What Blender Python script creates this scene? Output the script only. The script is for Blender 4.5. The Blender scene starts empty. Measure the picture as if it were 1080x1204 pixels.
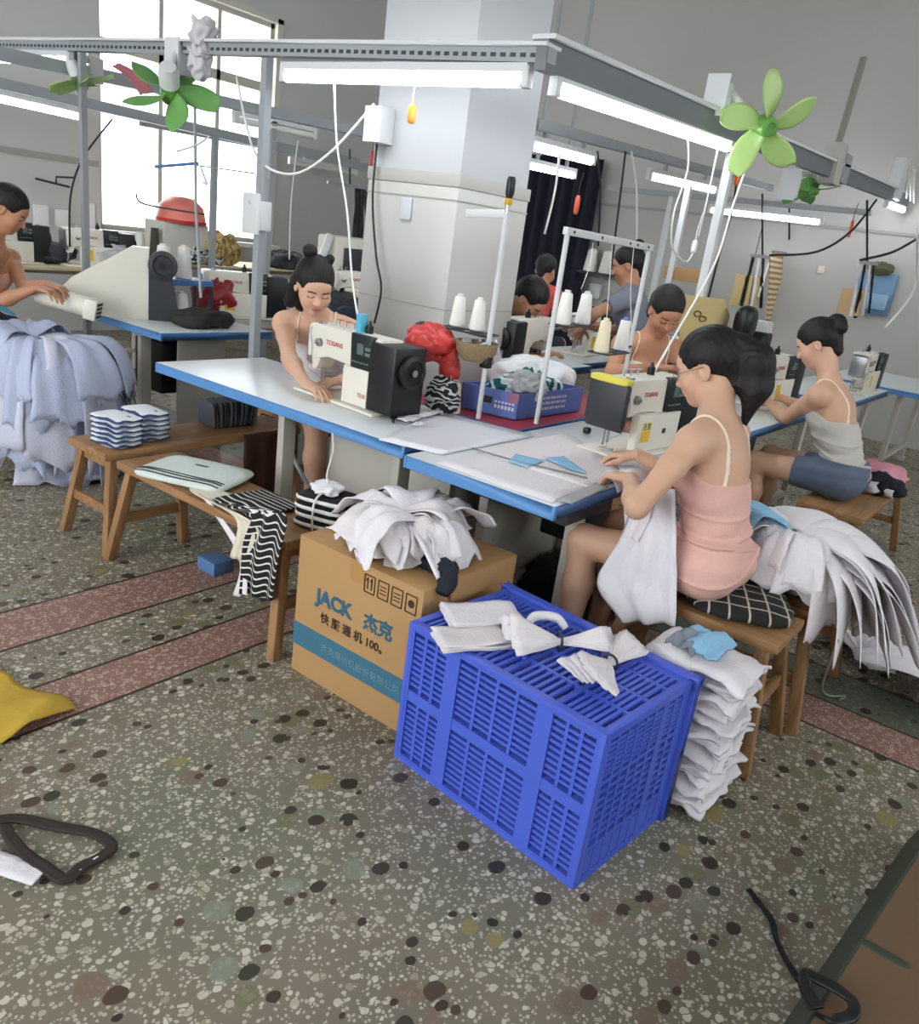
import bpy, bmesh, math, random
import numpy as np
from mathutils import Vector, Matrix, noise
import openvdb
S = bpy.context.scene
COL = S.collection
random.seed(7)
PI = math.pi
# ---------------------------------------------------------------- camera
F = 943.0
def _n(v):
    v = np.array(v, float); return v / np.linalg.norm(v)
_dn = _n((-375, 2718, F)); _ex = _n((750, -224, F)); _ex = _n(_ex - _dn * _ex.dot(_dn)); _ey = np.cross(-_dn, _ex)
RW = np.stack([_ex, _ey, -_dn])          # camera axes (right, down, forward) in the room's axes
CAMPOS = np.array([0, 0, 1.5])
def at(u, v, x=None, y=None, z=None):
    """the point of the room that lies under a pixel of the photograph, on a given plane"""
    d = RW @ np.array([u - 540, v - 602, F])
    t = (z - 1.5) / d[2] if z is not None else (x / d[0] if x is not None else y / d[1])
    return Vector(CAMPOS + t * d)
cam = bpy.data.cameras.new('camera'); camo = bpy.data.objects.new('camera', cam); COL.objects.link(camo)
cam.sensor_fit = 'VERTICAL'; cam.sensor_height = 36; cam.lens = F / 1204 * 36; cam.clip_end = 60; cam.clip_start = .05
_r = RW[:, 0]; _u = -RW[:, 1]; _b = -RW[:, 2]
camo.matrix_world = Matrix(((_r[0], _u[0], _b[0], 0), (_r[1], _u[1], _b[1], 0), (_r[2], _u[2], _b[2], 1.5), (0, 0, 0, 1)))
S.camera = camo
# ---------------------------------------------------------------- world, light, exposure
W = bpy.data.worlds.new('sky'); S.world = W; W.use_nodes = True
W.node_tree.nodes['Background'].inputs[0].default_value = (0.93, 0.97, 1, 1)
W.node_tree.nodes['Background'].inputs[1].default_value = 2.3
S.view_settings.view_transform = 'Standard'; S.view_settings.look = 'None'
S.view_settings.exposure = 1.62; S.view_settings.gamma = 1; S.view_settings.use_curve_mapping = False
TUBE = 9.0
try:
    S.cycles.use_denoising = True; S.cycles.max_bounces = 7; S.cycles.diffuse_bounces = 4; S.cycles.sample_clamp_indirect = 6
except Exception: pass
# ---------------------------------------------------------------- materials
def lin(c):
    return tuple((x / 12.92 if x <= .04045 else ((x + .055) / 1.055) ** 2.4) for x in (v / 255 for v in c)) + (1,)
MATS = {}
def mat(name, c, rough=.6, metal=0, var=.08, vs=6, bump=0, bs=60, spec=.4, emit=0, alpha=1, trans=0, sss=0):
    if name in MATS: return MATS[name]
    m = bpy.data.materials.new(name); m.use_nodes = True; MATS[name] = m
    nt = m.node_tree; N = nt.nodes; L = nt.links; p = N['Principled BSDF']
    c = lin(c)
    p.inputs['Roughness'].default_value = rough; p.inputs['Metallic'].default_value = metal
    p.inputs['Specular IOR Level'].default_value = spec
    tc = N.new('ShaderNodeTexCoord'); nz = N.new('ShaderNodeTexNoise'); nz.inputs['Scale'].default_value = vs; nz.inputs['Detail'].default_value = 4
    L.new(tc.outputs['Object'], nz.inputs['Vector'])
    mx = N.new('ShaderNodeMix'); mx.data_type = 'RGBA'
    mx.inputs[6].default_value = tuple(min(1, x * (1 - var)) for x in c[:3]) + (1,)
    mx.inputs[7].default_value = tuple(min(1, x * (1 + var)) for x in c[:3]) + (1,)
    L.new(nz.outputs[0], mx.inputs[0]); L.new(mx.outputs[2], p.inputs['Base Color'])
    if bump:
        n2 = N.new('ShaderNodeTexNoise'); n2.inputs['Scale'].default_value = bs; n2.inputs['Detail'].default_value = 3
        L.new(tc.outputs['Object'], n2.inputs['Vector'])
        b = N.new('ShaderNodeBump'); b.inputs['Strength'].default_value = bump; b.inputs['Distance'].default_value = .01
        L.new(n2.outputs[0], b.inputs['Height']); L.new(b.outputs[0], p.inputs['Normal'])
    if emit:
        p.inputs['Emission Color'].default_value = c; p.inputs['Emission Strength'].default_value = emit
    if alpha < 1: p.inputs['Alpha'].default_value = alpha
    if trans: p.inputs['Transmission Weight'].default_value = trans
    if sss:
        p.inputs['Subsurface Weight'].default_value = sss; p.inputs['Subsurface Radius'].default_value = (.01, .004, .002); p.inputs['Subsurface Scale'].default_value = .6
    return m
def stripes(name, c1, c2, axis, freq, duty=.5, off=0, rough=.85, warp=.012):
    """cloth with woven stripes across one axis of the piece"""
    if name in MATS: return MATS[name]
    m = mat(name, c1, rough, 0, .06, 8, .25, 150); nt = m.node_tree; N = nt.nodes; L = nt.links; p = N['Principled BSDF']
    src = p.inputs['Base Color'].links[0].from_socket
    tc = N.new('ShaderNodeTexCoord'); sp = N.new('ShaderNodeSeparateXYZ'); L.new(tc.outputs['Object'], sp.inputs[0])
    nz = N.new('ShaderNodeTexNoise'); nz.inputs['Scale'].default_value = 9; L.new(tc.outputs['Object'], nz.inputs['Vector'])
    def mth(op, a, b=None):
        x = N.new('ShaderNodeMath'); x.operation = op
        for i, v in enumerate((a, b)):
            if v is None: continue
            if isinstance(v, (int, float)): x.inputs[i].default_value = v
            else: L.new(v, x.inputs[i])
        return x.outputs[0]
    ax_ = sp.outputs[axis] if axis < 3 else mth('SUBTRACT', sp.outputs[2], sp.outputs[0])
    v = mth('ADD', ax_, mth('MULTIPLY', mth('SUBTRACT', nz.outputs[0], .5), warp))
    v = mth('FRACT', mth('ADD', mth('MULTIPLY', v, freq), off + 50))
    k = mth('GREATER_THAN', v, duty)
    mx = N.new('ShaderNodeMix'); mx.data_type = 'RGBA'; L.new(k, mx.inputs[0]); L.new(src, mx.inputs[6]); mx.inputs[7].default_value = lin(c2)
    L.new(mx.outputs[2], p.inputs['Base Color'])
    return m
def wood(name, c1, c2, axis=0):
    if name in MATS: return MATS[name]
    m = mat(name, c1, .55, 0, .1, 5, .15, 40); nt = m.node_tree; N = nt.nodes; L = nt.links; p = N['Principled BSDF']
    tc = N.new('ShaderNodeTexCoord'); mp = N.new('ShaderNodeMapping'); L.new(tc.outputs['Object'], mp.inputs[0])
    sc = [14, 14, 14]; sc[axis] = 1.2; mp.inputs['Scale'].default_value = sc
    nz = N.new('ShaderNodeTexNoise'); nz.inputs['Scale'].default_value = 2.2; nz.inputs['Detail'].default_value = 6; nz.inputs['Distortion'].default_value = .6
    L.new(mp.outputs[0], nz.inputs['Vector'])
    cr = N.new('ShaderNodeValToRGB'); cr.color_ramp.elements[0].color = lin(c2); cr.color_ramp.elements[1].color = lin(c1)
    cr.color_ramp.elements[0].position = .32; cr.color_ramp.elements[1].position = .62
    L.new(nz.outputs[0], cr.inputs[0]); L.new(cr.outputs[0], p.inputs['Base Color'])
    return m
# ---------------------------------------------------------------- mesh helper
class MB:
    def __init__(s): s.v = []; s.f = []; s.m = []; s.cm = 0
    def add(s, vs, fs):
        o = len(s.v); s.v.extend([tuple(p) for p in vs]); s.f.extend([tuple(i + o for i in q) for q in fs]); s.m.extend([s.cm] * len(fs)); return s
    def box(s, x0, x1, y0, y1, z0, z1, M=None):
        vs = [Vector(p) for p in ((x0, y0, z0), (x1, y0, z0), (x1, y1, z0), (x0, y1, z0), (x0, y0, z1), (x1, y0, z1), (x1, y1, z1), (x0, y1, z1))]
        if M: vs = [M @ p for p in vs]
        return s.add(vs, [(0, 3, 2, 1), (4, 5, 6, 7), (0, 1, 5, 4), (1, 2, 6, 5), (2, 3, 7, 6), (3, 0, 4, 7)])
    def bar(s, a, b, w, t, up=(0, 0, 1)):
        a = Vector(a); b = Vector(b); d = (b - a).normalized(); u = Vector(up)
        if abs(d.dot(u)) > .95: u = Vector((0, 1, 0))
        x = d.cross(u).normalized(); y = x.cross(d)
        vs = [p + x * i * w / 2 + y * j * t / 2 for p in (a, b) for i, j in ((-1, -1), (1, -1), (1, 1), (-1, 1))]
        return s.add(vs, [(0, 3, 2, 1), (4, 5, 6, 7), (0, 1, 5, 4), (1, 2, 6, 5), (2, 3, 7, 6), (3, 0, 4, 7)][::1])
    def cyl(s, a, b, r, r2=None, n=14):
        return s.tube([a, b], [r, r if r2 is None else r2], n, False)
    def tube(s, pts, r, n=8, smooth=True, sub=6):
        pts = [Vector(p) for p in pts]
        if smooth and len(pts) > 2:
            q = []; P = [pts[0]] + pts + [pts[-1]]
            for i in range(1, len(P) - 2):
                for k in range(sub):
                    t = k / sub; a, b, c, d = P[i - 1:i + 3]
                    q.append(.5 * ((2 * b) + (c - a) * t + (2 * a - 5 * b + 4 * c - d) * t * t + (3 * b - a - 3 * c + d) * t ** 3))
            q.append(pts[-1])
            if not isinstance(r, (int, float)): r = list(np.interp(np.linspace(0, len(r) - 1, len(q)), range(len(r)), r))
            pts = q
        if isinstance(r, (int, float)): r = [r] * len(pts)
        vs = []; u = None
        for i, p in enumerate(pts):
            d = (pts[min(i + 1, len(pts) - 1)] - pts[max(i - 1, 0)])
            d = d.normalized() if d.length > 1e-9 else Vector((0, 0, 1))
            if u is None:
                u = d.cross(Vector((0, 0, 1)) if abs(d.z) < .9 else Vector((1, 0, 0))).normalized()
            u = (u - d * u.dot(d)); u = u.normalized() if u.length > 1e-6 else d.orthogonal().normalized()
            w = d.cross(u)
            vs += [p + (u * math.cos(2 * PI * k / n) + w * math.sin(2 * PI * k / n)) * r[i] for k in range(n)]
        fs = [(i * n + k, i * n + (k + 1) % n, (i + 1) * n + (k + 1) % n, (i + 1) * n + k) for i in range(len(pts) - 1) for k in range(n)]
        fs += [tuple(range(n - 1, -1, -1)), tuple(range((len(pts) - 1) * n, len(pts) * n))]
        return s.add(vs, fs)
    def lathe(s, prof, n=20, o=(0, 0, 0), M=None):
        o = Vector(o); vs = [Vector((r * math.cos(2 * PI * k / n), r * math.sin(2 * PI * k / n), z)) for r, z in prof for k in range(n)]
        if M: vs = [M @ p for p in vs]
        vs = [p + o for p in vs]
        fs = [(i * n + k, i * n + (k + 1) % n, (i + 1) * n + (k + 1) % n, (i + 1) * n + k) for i in range(len(prof) - 1) for k in range(n)]
        fs += [tuple(range(n - 1, -1, -1)), tuple(range((len(prof) - 1) * n, len(prof) * n))]
        return s.add(vs, fs)
    def prism(s, poly, a, b, axis=1):
        """poly in the plane perpendicular to axis, extruded from a to b"""
        def P(p, h):
            q = [0, 0, 0]; o = [i for i in range(3) if i != axis]; q[o[0]] = p[0]; q[o[1]] = p[1]; q[axis] = h; return q
        n = len(poly); vs = [P(p, a) for p in poly] + [P(p, b) for p in poly]
        return s.add(vs, [tuple(range(n)), tuple(range(2 * n - 1, n - 1, -1))] + [(i, i + n, (i + 1) % n + n, (i + 1) % n) for i in range(n)])
    def sheet(s, fn, nu, nv, th=.003):
        """closed thin sheet from fn(u, v) -> point"""
        P = [[Vector(fn(i / nu, j / nv)) for j in range(nv + 1)] for i in range(nu + 1)]
        w = nv + 1; top = []; bot = []
        for i in range(nu + 1):
            for j in range(nv + 1):
                a = P[min(i + 1, nu)][j] - P[max(i - 1, 0)][j]; b = P[i][min(j + 1, nv)] - P[i][max(j - 1, 0)]
                nn = a.cross(b); nn = nn.normalized() if nn.length > 1e-9 else Vector((0, 0, 1))
                top.append(P[i][j] + nn * th / 2); bot.append(P[i][j] - nn * th / 2)
        n = len(top); fs = []
        for i in range(nu):
            for j in range(nv):
                q = (i * w + j, (i + 1) * w + j, (i + 1) * w + j + 1, i * w + j + 1); fs.append(q); fs.append(tuple(k + n for k in q[::-1]))
        ed = [(i, 0) for i in range(nu)] + [(nu, j) for j in range(nv)] + [(i, nv) for i in range(nu, 0, -1)] + [(0, j) for j in range(nv, 0, -1)]
        id = [i * w + j for i, j in ed]
        for a, b in zip(id, id[1:] + id[:1]): fs.append((b, a, a + n, b + n))
        return s.add(top + bot, fs)
    def blob(s, c, r, e=.7, amp=0, fr=6, seed=0, nu=28, nv=16, e2=None, M=None):
        """soft cushion / heap: rounded box with noisy surface"""
        e2 = e2 or e; c = Vector(c); vs = []
        if amp > .009: nu = max(nu, 56); nv = max(nv, 32)
        sg = lambda x, p: math.copysign(abs(x) ** p, x)
        for j in range(nv + 1):
            ph = -PI / 2 + PI * j / nv
            for i in range(nu):
                th = 2 * PI * i / nu
                p = Vector((r[0] * sg(math.cos(ph), e2) * sg(math.cos(th), e), r[1] * sg(math.cos(ph), e2) * sg(math.sin(th), e), r[2] * sg(math.sin(ph), e2)))
                if amp:
                    q = p * fr; o = Vector((seed * 7.3, seed * 3.1, seed)); q = q + Vector((noise.noise(q * .7 + o), noise.noise(q * .7 + o * 2), 0)) * .8
                    k = .55 - 2.2 * abs(noise.noise(q + o)) + .7 * (.4 - 2 * abs(noise.noise(q * 2.1 + o * 1.7)))
                    p += p.normalized() * amp * k
                if M: p = M @ p
                vs.append(c + p)
        fs = [(j * nu + i, j * nu + (i + 1) % nu, (j + 1) * nu + (i + 1) % nu, (j + 1) * nu + i) for j in range(nv) for i in range(nu)]
        return s.add(vs, fs)
    def build(s, name, mats, parent=None, smooth=False, bevel=0, seg=2, world=True):
        me = bpy.data.meshes.new(name)
        vs = s.v
        if parent is not None and world: 
            iv = MW(parent).inverted(); vs = [tuple(iv @ Vector(p)) for p in vs]
        me.from_pydata(vs, [], s.f)
        if not isinstance(mats, (list, tuple)): mats = [mats]
        for m in mats: me.materials.append(m)
        if len(mats) > 1: me.polygons.foreach_set('material_index', s.m)
        me.validate()
        bm = bmesh.new(); bm.from_mesh(me)
        bmesh.ops.remove_doubles(bm, verts=bm.verts, dist=1e-5)
        bmesh.ops.recalc_face_normals(bm, faces=bm.faces)
        if bevel:
            es = [e for e in bm.edges if len(e.link_faces) == 2 and e.calc_face_angle(0) > .6]
            bmesh.ops.bevel(bm, geom=es, offset=bevel, segments=seg, affect='EDGES', profile=.6, clamp_overlap=True)
        bm.to_mesh(me); bm.free()
        if smooth:
            me.polygons.foreach_set('use_smooth', [True] * len(me.polygons))
        elif bevel or smooth is None:
            try: me.set_sharp_from_angle(angle=.7); 
            except Exception: pass
            me.polygons.foreach_set('use_smooth', [True] * len(me.polygons))
        o = bpy.data.objects.new(name, me); COL.objects.link(o)
        if parent is not None: o.parent = parent
        return o
def MW(o):
    m = o.matrix_basis.copy()
    while o.parent: o = o.parent; m = o.matrix_basis @ m
    return m
def tag(o, label, cat, group=None, kind=None):
    o['label'] = label; o['category'] = cat
    if group: o['group'] = group
    if kind: o['kind'] = kind
    return o
def thing(name, label, cat, loc=(0, 0, 0), rz=0, group=None):
    o = bpy.data.objects.new(name, None); COL.objects.link(o); o.empty_display_size = .05
    o.location = loc; o.rotation_euler = (0, 0, rz)
    o.matrix_basis = Matrix.Translation(loc) @ Matrix.Rotation(rz, 4, 'Z')
    return tag(o, label, cat, group)
def struct(o): o['kind'] = 'structure'; return o
def dup(root, loc=None, rz=None, label=None, group=None, scale=None):
    r = root.copy(); COL.objects.link(r)
    if loc is not None: r.location = loc
    if rz is not None: r.rotation_euler = (0, 0, rz)
    if scale: r.scale = scale if not isinstance(scale, (int, float)) else (scale,) * 3
    if label: r['label'] = label
    if group: r['group'] = group
    for ch in list(root.children):
        c = ch.copy(); COL.objects.link(c); c.parent = r
        for g in list(ch.children):
            d = g.copy(); COL.objects.link(d); d.parent = c
    return r
def lettering(body, size, origin, right, up, m, parent, name='lettering', depth=.001, bold=0):
    """raised print lying on a surface: origin = left end of the base line, right / up = directions in the room"""
    cu = bpy.data.curves.new(name, 'FONT'); cu.body = body; cu.size = size; cu.extrude = depth / 2; cu.resolution_u = 3; cu.offset = bold
    t = bpy.data.objects.new(name, cu); COL.objects.link(t)
    dg = bpy.context.evaluated_depsgraph_get(); me = bpy.data.meshes.new_from_object(t.evaluated_get(dg))
    bpy.data.objects.remove(t); me.materials.clear(); me.materials.append(m)
    o = bpy.data.objects.new(name, me); COL.objects.link(o); o.parent = parent
    r = Vector(right).normalized(); u = Vector(up); u = (u - r * u.dot(r)).normalized(); n = r.cross(u)
    o.matrix_basis = MW(parent).inverted() @ Matrix(((r.x, u.x, n.x, origin[0]), (r.y, u.y, n.y, origin[1]), (r.z, u.z, n.z, origin[2]), (0, 0, 0, 1)))
    return o
# common materials
white_cloth = mat('white cloth', (226, 222, 226), .85, 0, .04, 5, .3, 90)
white_cloth_b = mat('white cloth warm', (224, 217, 219), .85, 0, .05, 5, .3, 90)
sky_cloth = mat('light blue cloth', (140, 190, 222), .85, 0, .06, 6, .3, 90)
blue_edge = mat('blue edge band', (86, 138, 194), .42, 0, .12, 7)
top_white = mat('white laminate', (214, 220, 222), .32, 0, .05, 4)
leg_paint = mat('grey cream paint', (178, 174, 164), .5, 0, .06, 5)
mach_white = mat('machine enamel', (222, 218, 205), .35, 0, .03, 5)
dark_green = mat('dark green panel', (22, 34, 34), .35, 0, .1, 10)
black_pl = mat('black plastic', (20, 21, 24), .4, 0, .1, 10)
dark_grey = mat('dark grey plastic', (52, 54, 58), .45, 0, .1, 10)
steel = mat('steel', (170, 172, 175), .3, .9, .05, 10)
grey_metal = mat('grey painted steel', (150, 155, 158), .5, .1, .08, 4)
rail_white = mat('white painted steel', (205, 207, 208), .45, 0, .04, 4)
stool_wood = wood('stool wood', (158, 120, 82), (126, 92, 60), 2)
stool_wood_x = wood('stool wood plank', (160, 121, 82), (128, 93, 60), 0)
red_ink = mat('red ink', (190, 60, 50), .5, 0, .05)
dark_ink = mat('dark ink', (60, 45, 35), .6, 0, .05)
thread_white = mat('white thread', (232, 230, 224), .8, 0, .03, 10, .3, 300)
thread_cream = mat('cream thread', (226, 216, 186), .8, 0, .03, 10, .3, 300)
cord_white = mat('white cord', (220, 220, 216), .5)
cord_black = mat('black cord', (30, 30, 32), .5)
red_film = mat('red plastic film', (205, 62, 58), .35, 0, .15, 9, .4, 25, trans=.15)
card_mat = mat('cardboard', (176, 138, 92), .75, 0, .07, 4, .05, 80)
# ---------------------------------------------------------------- the room
def terrazzo():
    m = bpy.data.materials.new('terrazzo'); m.use_nodes = True; nt = m.node_tree; N = nt.nodes; L = nt.links; p = N['Principled BSDF']
    g = N.new('ShaderNodeNewGeometry')
    def node(t, **k):
        n = N.new(t)
        for a, b in k.items(): setattr(n, a, b)
        return n
    def mth(op, a, b=0, c=None):
        x = node('ShaderNodeMath', operation=op)
        for i, v in enumerate((a, b, c)):
            if v is None: continue
            if isinstance(v, (int, float)): x.inputs[i].default_value = v
            else: L.new(v, x.inputs[i])
        return x.outputs[0]
    def mix(f, a, b):
        x = node('ShaderNodeMix', data_type='RGBA')
        for i, v in ((0, f), (6, a), (7, b)):
            if isinstance(v, (int, float, tuple)): x.inputs[i].default_value = v
            else: L.new(v, x.inputs[i])
        return x.outputs[2]
    def ramp(f, els, interp='LINEAR'):
        r = node('ShaderNodeValToRGB'); r.color_ramp.interpolation = interp
        while len(r.color_ramp.elements) < len(els): r.color_ramp.elements.new(.5)
        for e, (q, c) in zip(r.color_ramp.elements, els): e.position = q; e.color = c
        L.new(f, r.inputs[0]); return r.outputs[0]
    wn = node('ShaderNodeTexNoise'); wn.inputs['Scale'].default_value = 14; wn.inputs['Detail'].default_value = 3; L.new(g.outputs['Position'], wn.inputs['Vector'])
    vm = node('ShaderNodeVectorMath', operation='MULTIPLY_ADD'); L.new(wn.outputs['Color'], vm.inputs[0]); vm.inputs[1].default_value = (.022, .022, 0); L.new(g.outputs['Position'], vm.inputs[2])
    pos = vm.outputs[0]
    def vor(scale, feat, sx=1, sy=1):
        mp = node('ShaderNodeMapping'); mp.inputs['Scale'].default_value = (sx, sy, 0); L.new(pos, mp.inputs[0])
        v = node('ShaderNodeTexVoronoi', feature=feat); v.inputs['Scale'].default_value = scale; L.new(mp.outputs[0], v.inputs['Vector']); return v
    big = node('ShaderNodeTexNoise'); big.inputs['Scale'].default_value = 1.1; big.inputs['Detail'].default_value = 3; L.new(g.outputs['Position'], big.inputs['Vector'])
    patch = ramp(big.outputs[0], [(.36, lin((118, 117, 99))), (.5, lin((127, 118, 102))), (.64, lin((116, 108, 93)))])
    # cement of mid tone, fine pale chips
    s1 = vor(44, 'F1', 1, 1.2); e1 = vor(44, 'DISTANCE_TO_EDGE', 1, 1.2)
    sc = node('ShaderNodeSeparateColor'); L.new(s1.outputs['Color'], sc.inputs[0])
    pale = ramp(sc.outputs[0], [(0, lin((200, 194, 176))), (.35, lin((182, 174, 154))), (.6, lin((214, 207, 190))), (.85, lin((160, 150, 130)))], 'CONSTANT')
    k1 = mth('MULTIPLY', mth('MULTIPLY', mth('GREATER_THAN', e1.outputs['Distance'], .055), mth('LESS_THAN', s1.outputs['Distance'], mth('MULTIPLY_ADD', sc.outputs[2], .30, .22))), mth('GREATER_THAN', sc.outputs[1], .26))
    col = mix(mth('MULTIPLY', k1, .8), patch, pale)
    s3 = vor(95, 'F1'); e3 = vor(95, 'DISTANCE_TO_EDGE'); sc3 = node('ShaderNodeSeparateColor'); L.new(s3.outputs['Color'], sc3.inputs[0])
    k3 = mth('MULTIPLY', mth('MULTIPLY', mth('GREATER_THAN', e3.outputs['Distance'], .08), mth('LESS_THAN', s3.outputs['Distance'], .42)), mth('GREATER_THAN', sc3.outputs[1], .5))
    col = mix(mth('MULTIPLY', k3, .6), col, lin((205, 198, 182)))
    # middle sized olive and grey-green pebbles
    s4 = vor(13, 'F1', 1, 1.15); sc4 = node('ShaderNodeSeparateColor'); L.new(s4.outputs['Color'], sc4.inputs[0])
    k4 = mth('MULTIPLY', mth('LESS_THAN', s4.outputs['Distance'], mth('MULTIPLY', sc4.outputs[2], .5)), mth('GREATER_THAN', sc4.outputs[0], .5))
    col4 = ramp(sc4.outputs[1], [(0, lin((112, 112, 84))), (.3, lin((128, 134, 118))), (.55, lin((122, 104, 88))), (.8, lin((142, 130, 84)))], 'CONSTANT')
    col = mix(mth('MULTIPLY', k4, .85), col, col4)
    # large dark chips
    s2 = vor(12.5, 'F1', 1, 1.25); sc2 = node('ShaderNodeSeparateColor'); L.new(s2.outputs['Color'], sc2.inputs[0])
    k2 = mth('MULTIPLY', mth('LESS_THAN', s2.outputs['Distance'], mth('MULTIPLY_ADD', sc2.outputs[2], .15, .17)), mth('GREATER_THAN', sc2.outputs[0], .30))
    dark = ramp(sc2.outputs[1], [(0, lin((64, 52, 44))), (.3, lin((58, 58, 48))), (.55, lin((80, 64, 54))), (.8, lin((54, 50, 42)))], 'CONSTANT')
    col_d = mix(k2, col, dark)
    # bands: two pink ones run across, one pink and one grey-green run away on the right
    sp = node('ShaderNodeSeparateXYZ'); L.new(g.outputs['Position'], sp.inputs[0]); X = sp.outputs[0]; Y = sp.outputs[1]
    def within(v, a, b): return mth('MULTIPLY', mth('GREATER_THAN', v, a), mth('LESS_THAN', v, b))
    left = mth('LESS_THAN', X, 2.87)
    pk = mth('MAXIMUM', mth('MULTIPLY', mth('MAXIMUM', within(Y, 2.04, 2.25), within(Y, 2.52, 2.78)), left), within(X, 2.87, 3.10))
    pinkbase = mix(mth('MULTIPLY', k1, .55), lin((142, 108, 96)), lin((196, 170, 156)))
    pinkbase = mix(mth('MULTIPLY', k3, .6), pinkbase, lin((205, 188, 176)))
    col_d = mix(pk, col_d, pinkbase)
    gr = within(X, 3.10, 3.40)
    greenbase = mix(mth('MULTIPLY', k1, .45), lin((98, 104, 90)), lin((150, 150, 132)))
    col_d = mix(gr, col_d, mix(k2, greenbase, dark))
    def line(v, a, w=.006): return mth('LESS_THAN', mth('ABSOLUTE', mth('SUBTRACT', v, a)), w)
    ln = None
    for a in (2.04, 2.25, 2.52, 2.78):
        q = mth('MULTIPLY', line(Y, a), left); ln = q if ln is None else mth('MAXIMUM', ln, q)
    for a in (2.87, 3.10, 3.40): ln = mth('MAXIMUM', ln, line(X, a))
    col_d = mix(ln, col_d, lin((48, 40, 34)))
    L.new(col_d, p.inputs['Base Color'])
    rn = node('ShaderNodeTexNoise'); rn.inputs['Scale'].default_value = 3; L.new(g.outputs['Position'], rn.inputs['Vector'])
    L.new(ramp(rn.outputs[0], [(.3, (.38, .38, .38, 1)), (.7, (.62, .62, .62, 1))]), p.inputs['Roughness'])
    p.inputs['Specular IOR Level'].default_value = .3
    return m
ZC = 4.7
struct(MB().box(-4, 9.7, -4.5, 8.8, -.1, 0).build('floor', terrazzo()))
wallm = mat('grey white plaster', (186, 186, 184), .8, 0, .06, .7, .06, 12)
walls = mat('grey plaster', (176, 174, 170), .8, 0, .06, .7, .06, 12)
struct(MB().box(-4, 9.7, -4.5, 8.8, ZC, ZC + .1).build('ceiling', wallm))
# window wall with its opening
WX0, WX1, WZ0, WZ1, WY = 4.75, 6.95, 1.06, 3.52, 8.5
mb = MB()
mb.box(-4, WX0, WY, WY + .24, 0, ZC); mb.box(WX1, 9.7, WY, WY + .24, 0, ZC)
mb.box(WX0, WX1, WY, WY + .24, 0, WZ0); mb.box(WX0, WX1, WY, WY + .24, WZ1, ZC)
struct(mb.build('wall_back', wallm))
struct(MB().box(9.5, 9.7, -4.5, 8.5, 0, ZC).build('wall_right', walls))
mb = MB(); mb.box(-4, 9.5, -4.7, -4.5, 0, 2.3); mb.box(-4, 9.5, -4.7, -4.5, 3.6, ZC)  # unseen wall; its high openings are added so sky light fills the room
for a_, b_ in ((-4, -3), (.5, 1.1), (4.6, 5.2), (8.6, 9.5)): mb.box(a_, b_, -4.7, -4.5, 2.3, 3.6)
struct(mb.build('wall_front', wallm))
mb = MB(); mb.box(-4.2, -4, -4.7, 0, 0, ZC); mb.box(-4.2, -4, 6.5, 8.8, 0, ZC); mb.box(-4.2, -4, 0, 6.5, 0, .8); mb.box(-4.2, -4, 0, 6.5, 3.8, ZC)  # unseen wall; wide opening put in to let sky light reach inside
struct(mb.build('wall_left', wallm))
fr = mat('window frame', (178, 176, 166), .5, .1, .05)
gl = bpy.data.materials.new('window glass'); gl.use_nodes = True
_nt = gl.node_tree; _nt.nodes.clear(); _o = _nt.nodes.new('ShaderNodeOutputMaterial'); _mx = _nt.nodes.new('ShaderNodeMixShader'); _t = _nt.nodes.new('ShaderNodeBsdfTransparent'); _g = _nt.nodes.new('ShaderNodeBsdfGlossy')
_g.inputs['Roughness'].default_value = .05; _mx.inputs[0].default_value = .05; _nt.links.new(_t.outputs[0], _mx.inputs[1]); _nt.links.new(_g.outputs[0], _mx.inputs[2]); _nt.links.new(_mx.outputs[0], _o.inputs[0])
def window(name, x0, x1, z0, z1, y, muls, trs):
    w = bpy.data.objects.new(name, None); COL.objects.link(w); struct(w); 
    m = MB(); t = .05
    m.box(x0, x0 + t, y, y + .08, z0, z1); m.box(x1 - t, x1, y, y + .08, z0, z1); m.box(x0, x1, y, y + .08, z0, z0 + t); m.box(x0, x1, y, y + .08, z1 - t, z1)
    for a in muls: m.box(a - .025, a + .025, y + .005, y + .075, z0, z1)
    for a, h in trs: m.box(x0, x1, y + .005, y + .075, a, a + h)
    struct(m.build('window_frame', fr, w))
    struct(MB().box(x0 + .02, x1 - .02, y + .035, y + .043, z0 + .02, z1 - .02).build('window_pane', gl, w))
    struct(MB().box(x0 - .1, x1 + .1, y - .2, y + .02, z0 - .05, z0).build('window_sill', rail_white, w))
    return w
window('window_1', WX0, WX1, WZ0, WZ1, WY + .06, (5.48, 6.2), ((2.78, .1),))
# window reveal lining
mb = MB(); mb.box(WX1 - .02, WX1 + .06, WY - .03, WY + .02, WZ0, WZ1 + .05); mb.box(WX0 - .06, WX1 + .06, WY - .03, WY + .02, WZ1, WZ1 + .06)
struct(mb.build('trim_1', mat('window casing', (196, 192, 178), .5)))
# grey-white dado line on the walls
belt = mat('belt moulding', (154, 152, 146), .6, 0, .1, 3)
struct(MB().box(-4, WX0 - .02, WY - .012, WY, 1.66, 1.72).build('trim_2', belt))
struct(MB().box(9.485, 9.5, -4.5, 8.4, 2.06, 2.09).build('trim_3', belt))
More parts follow.
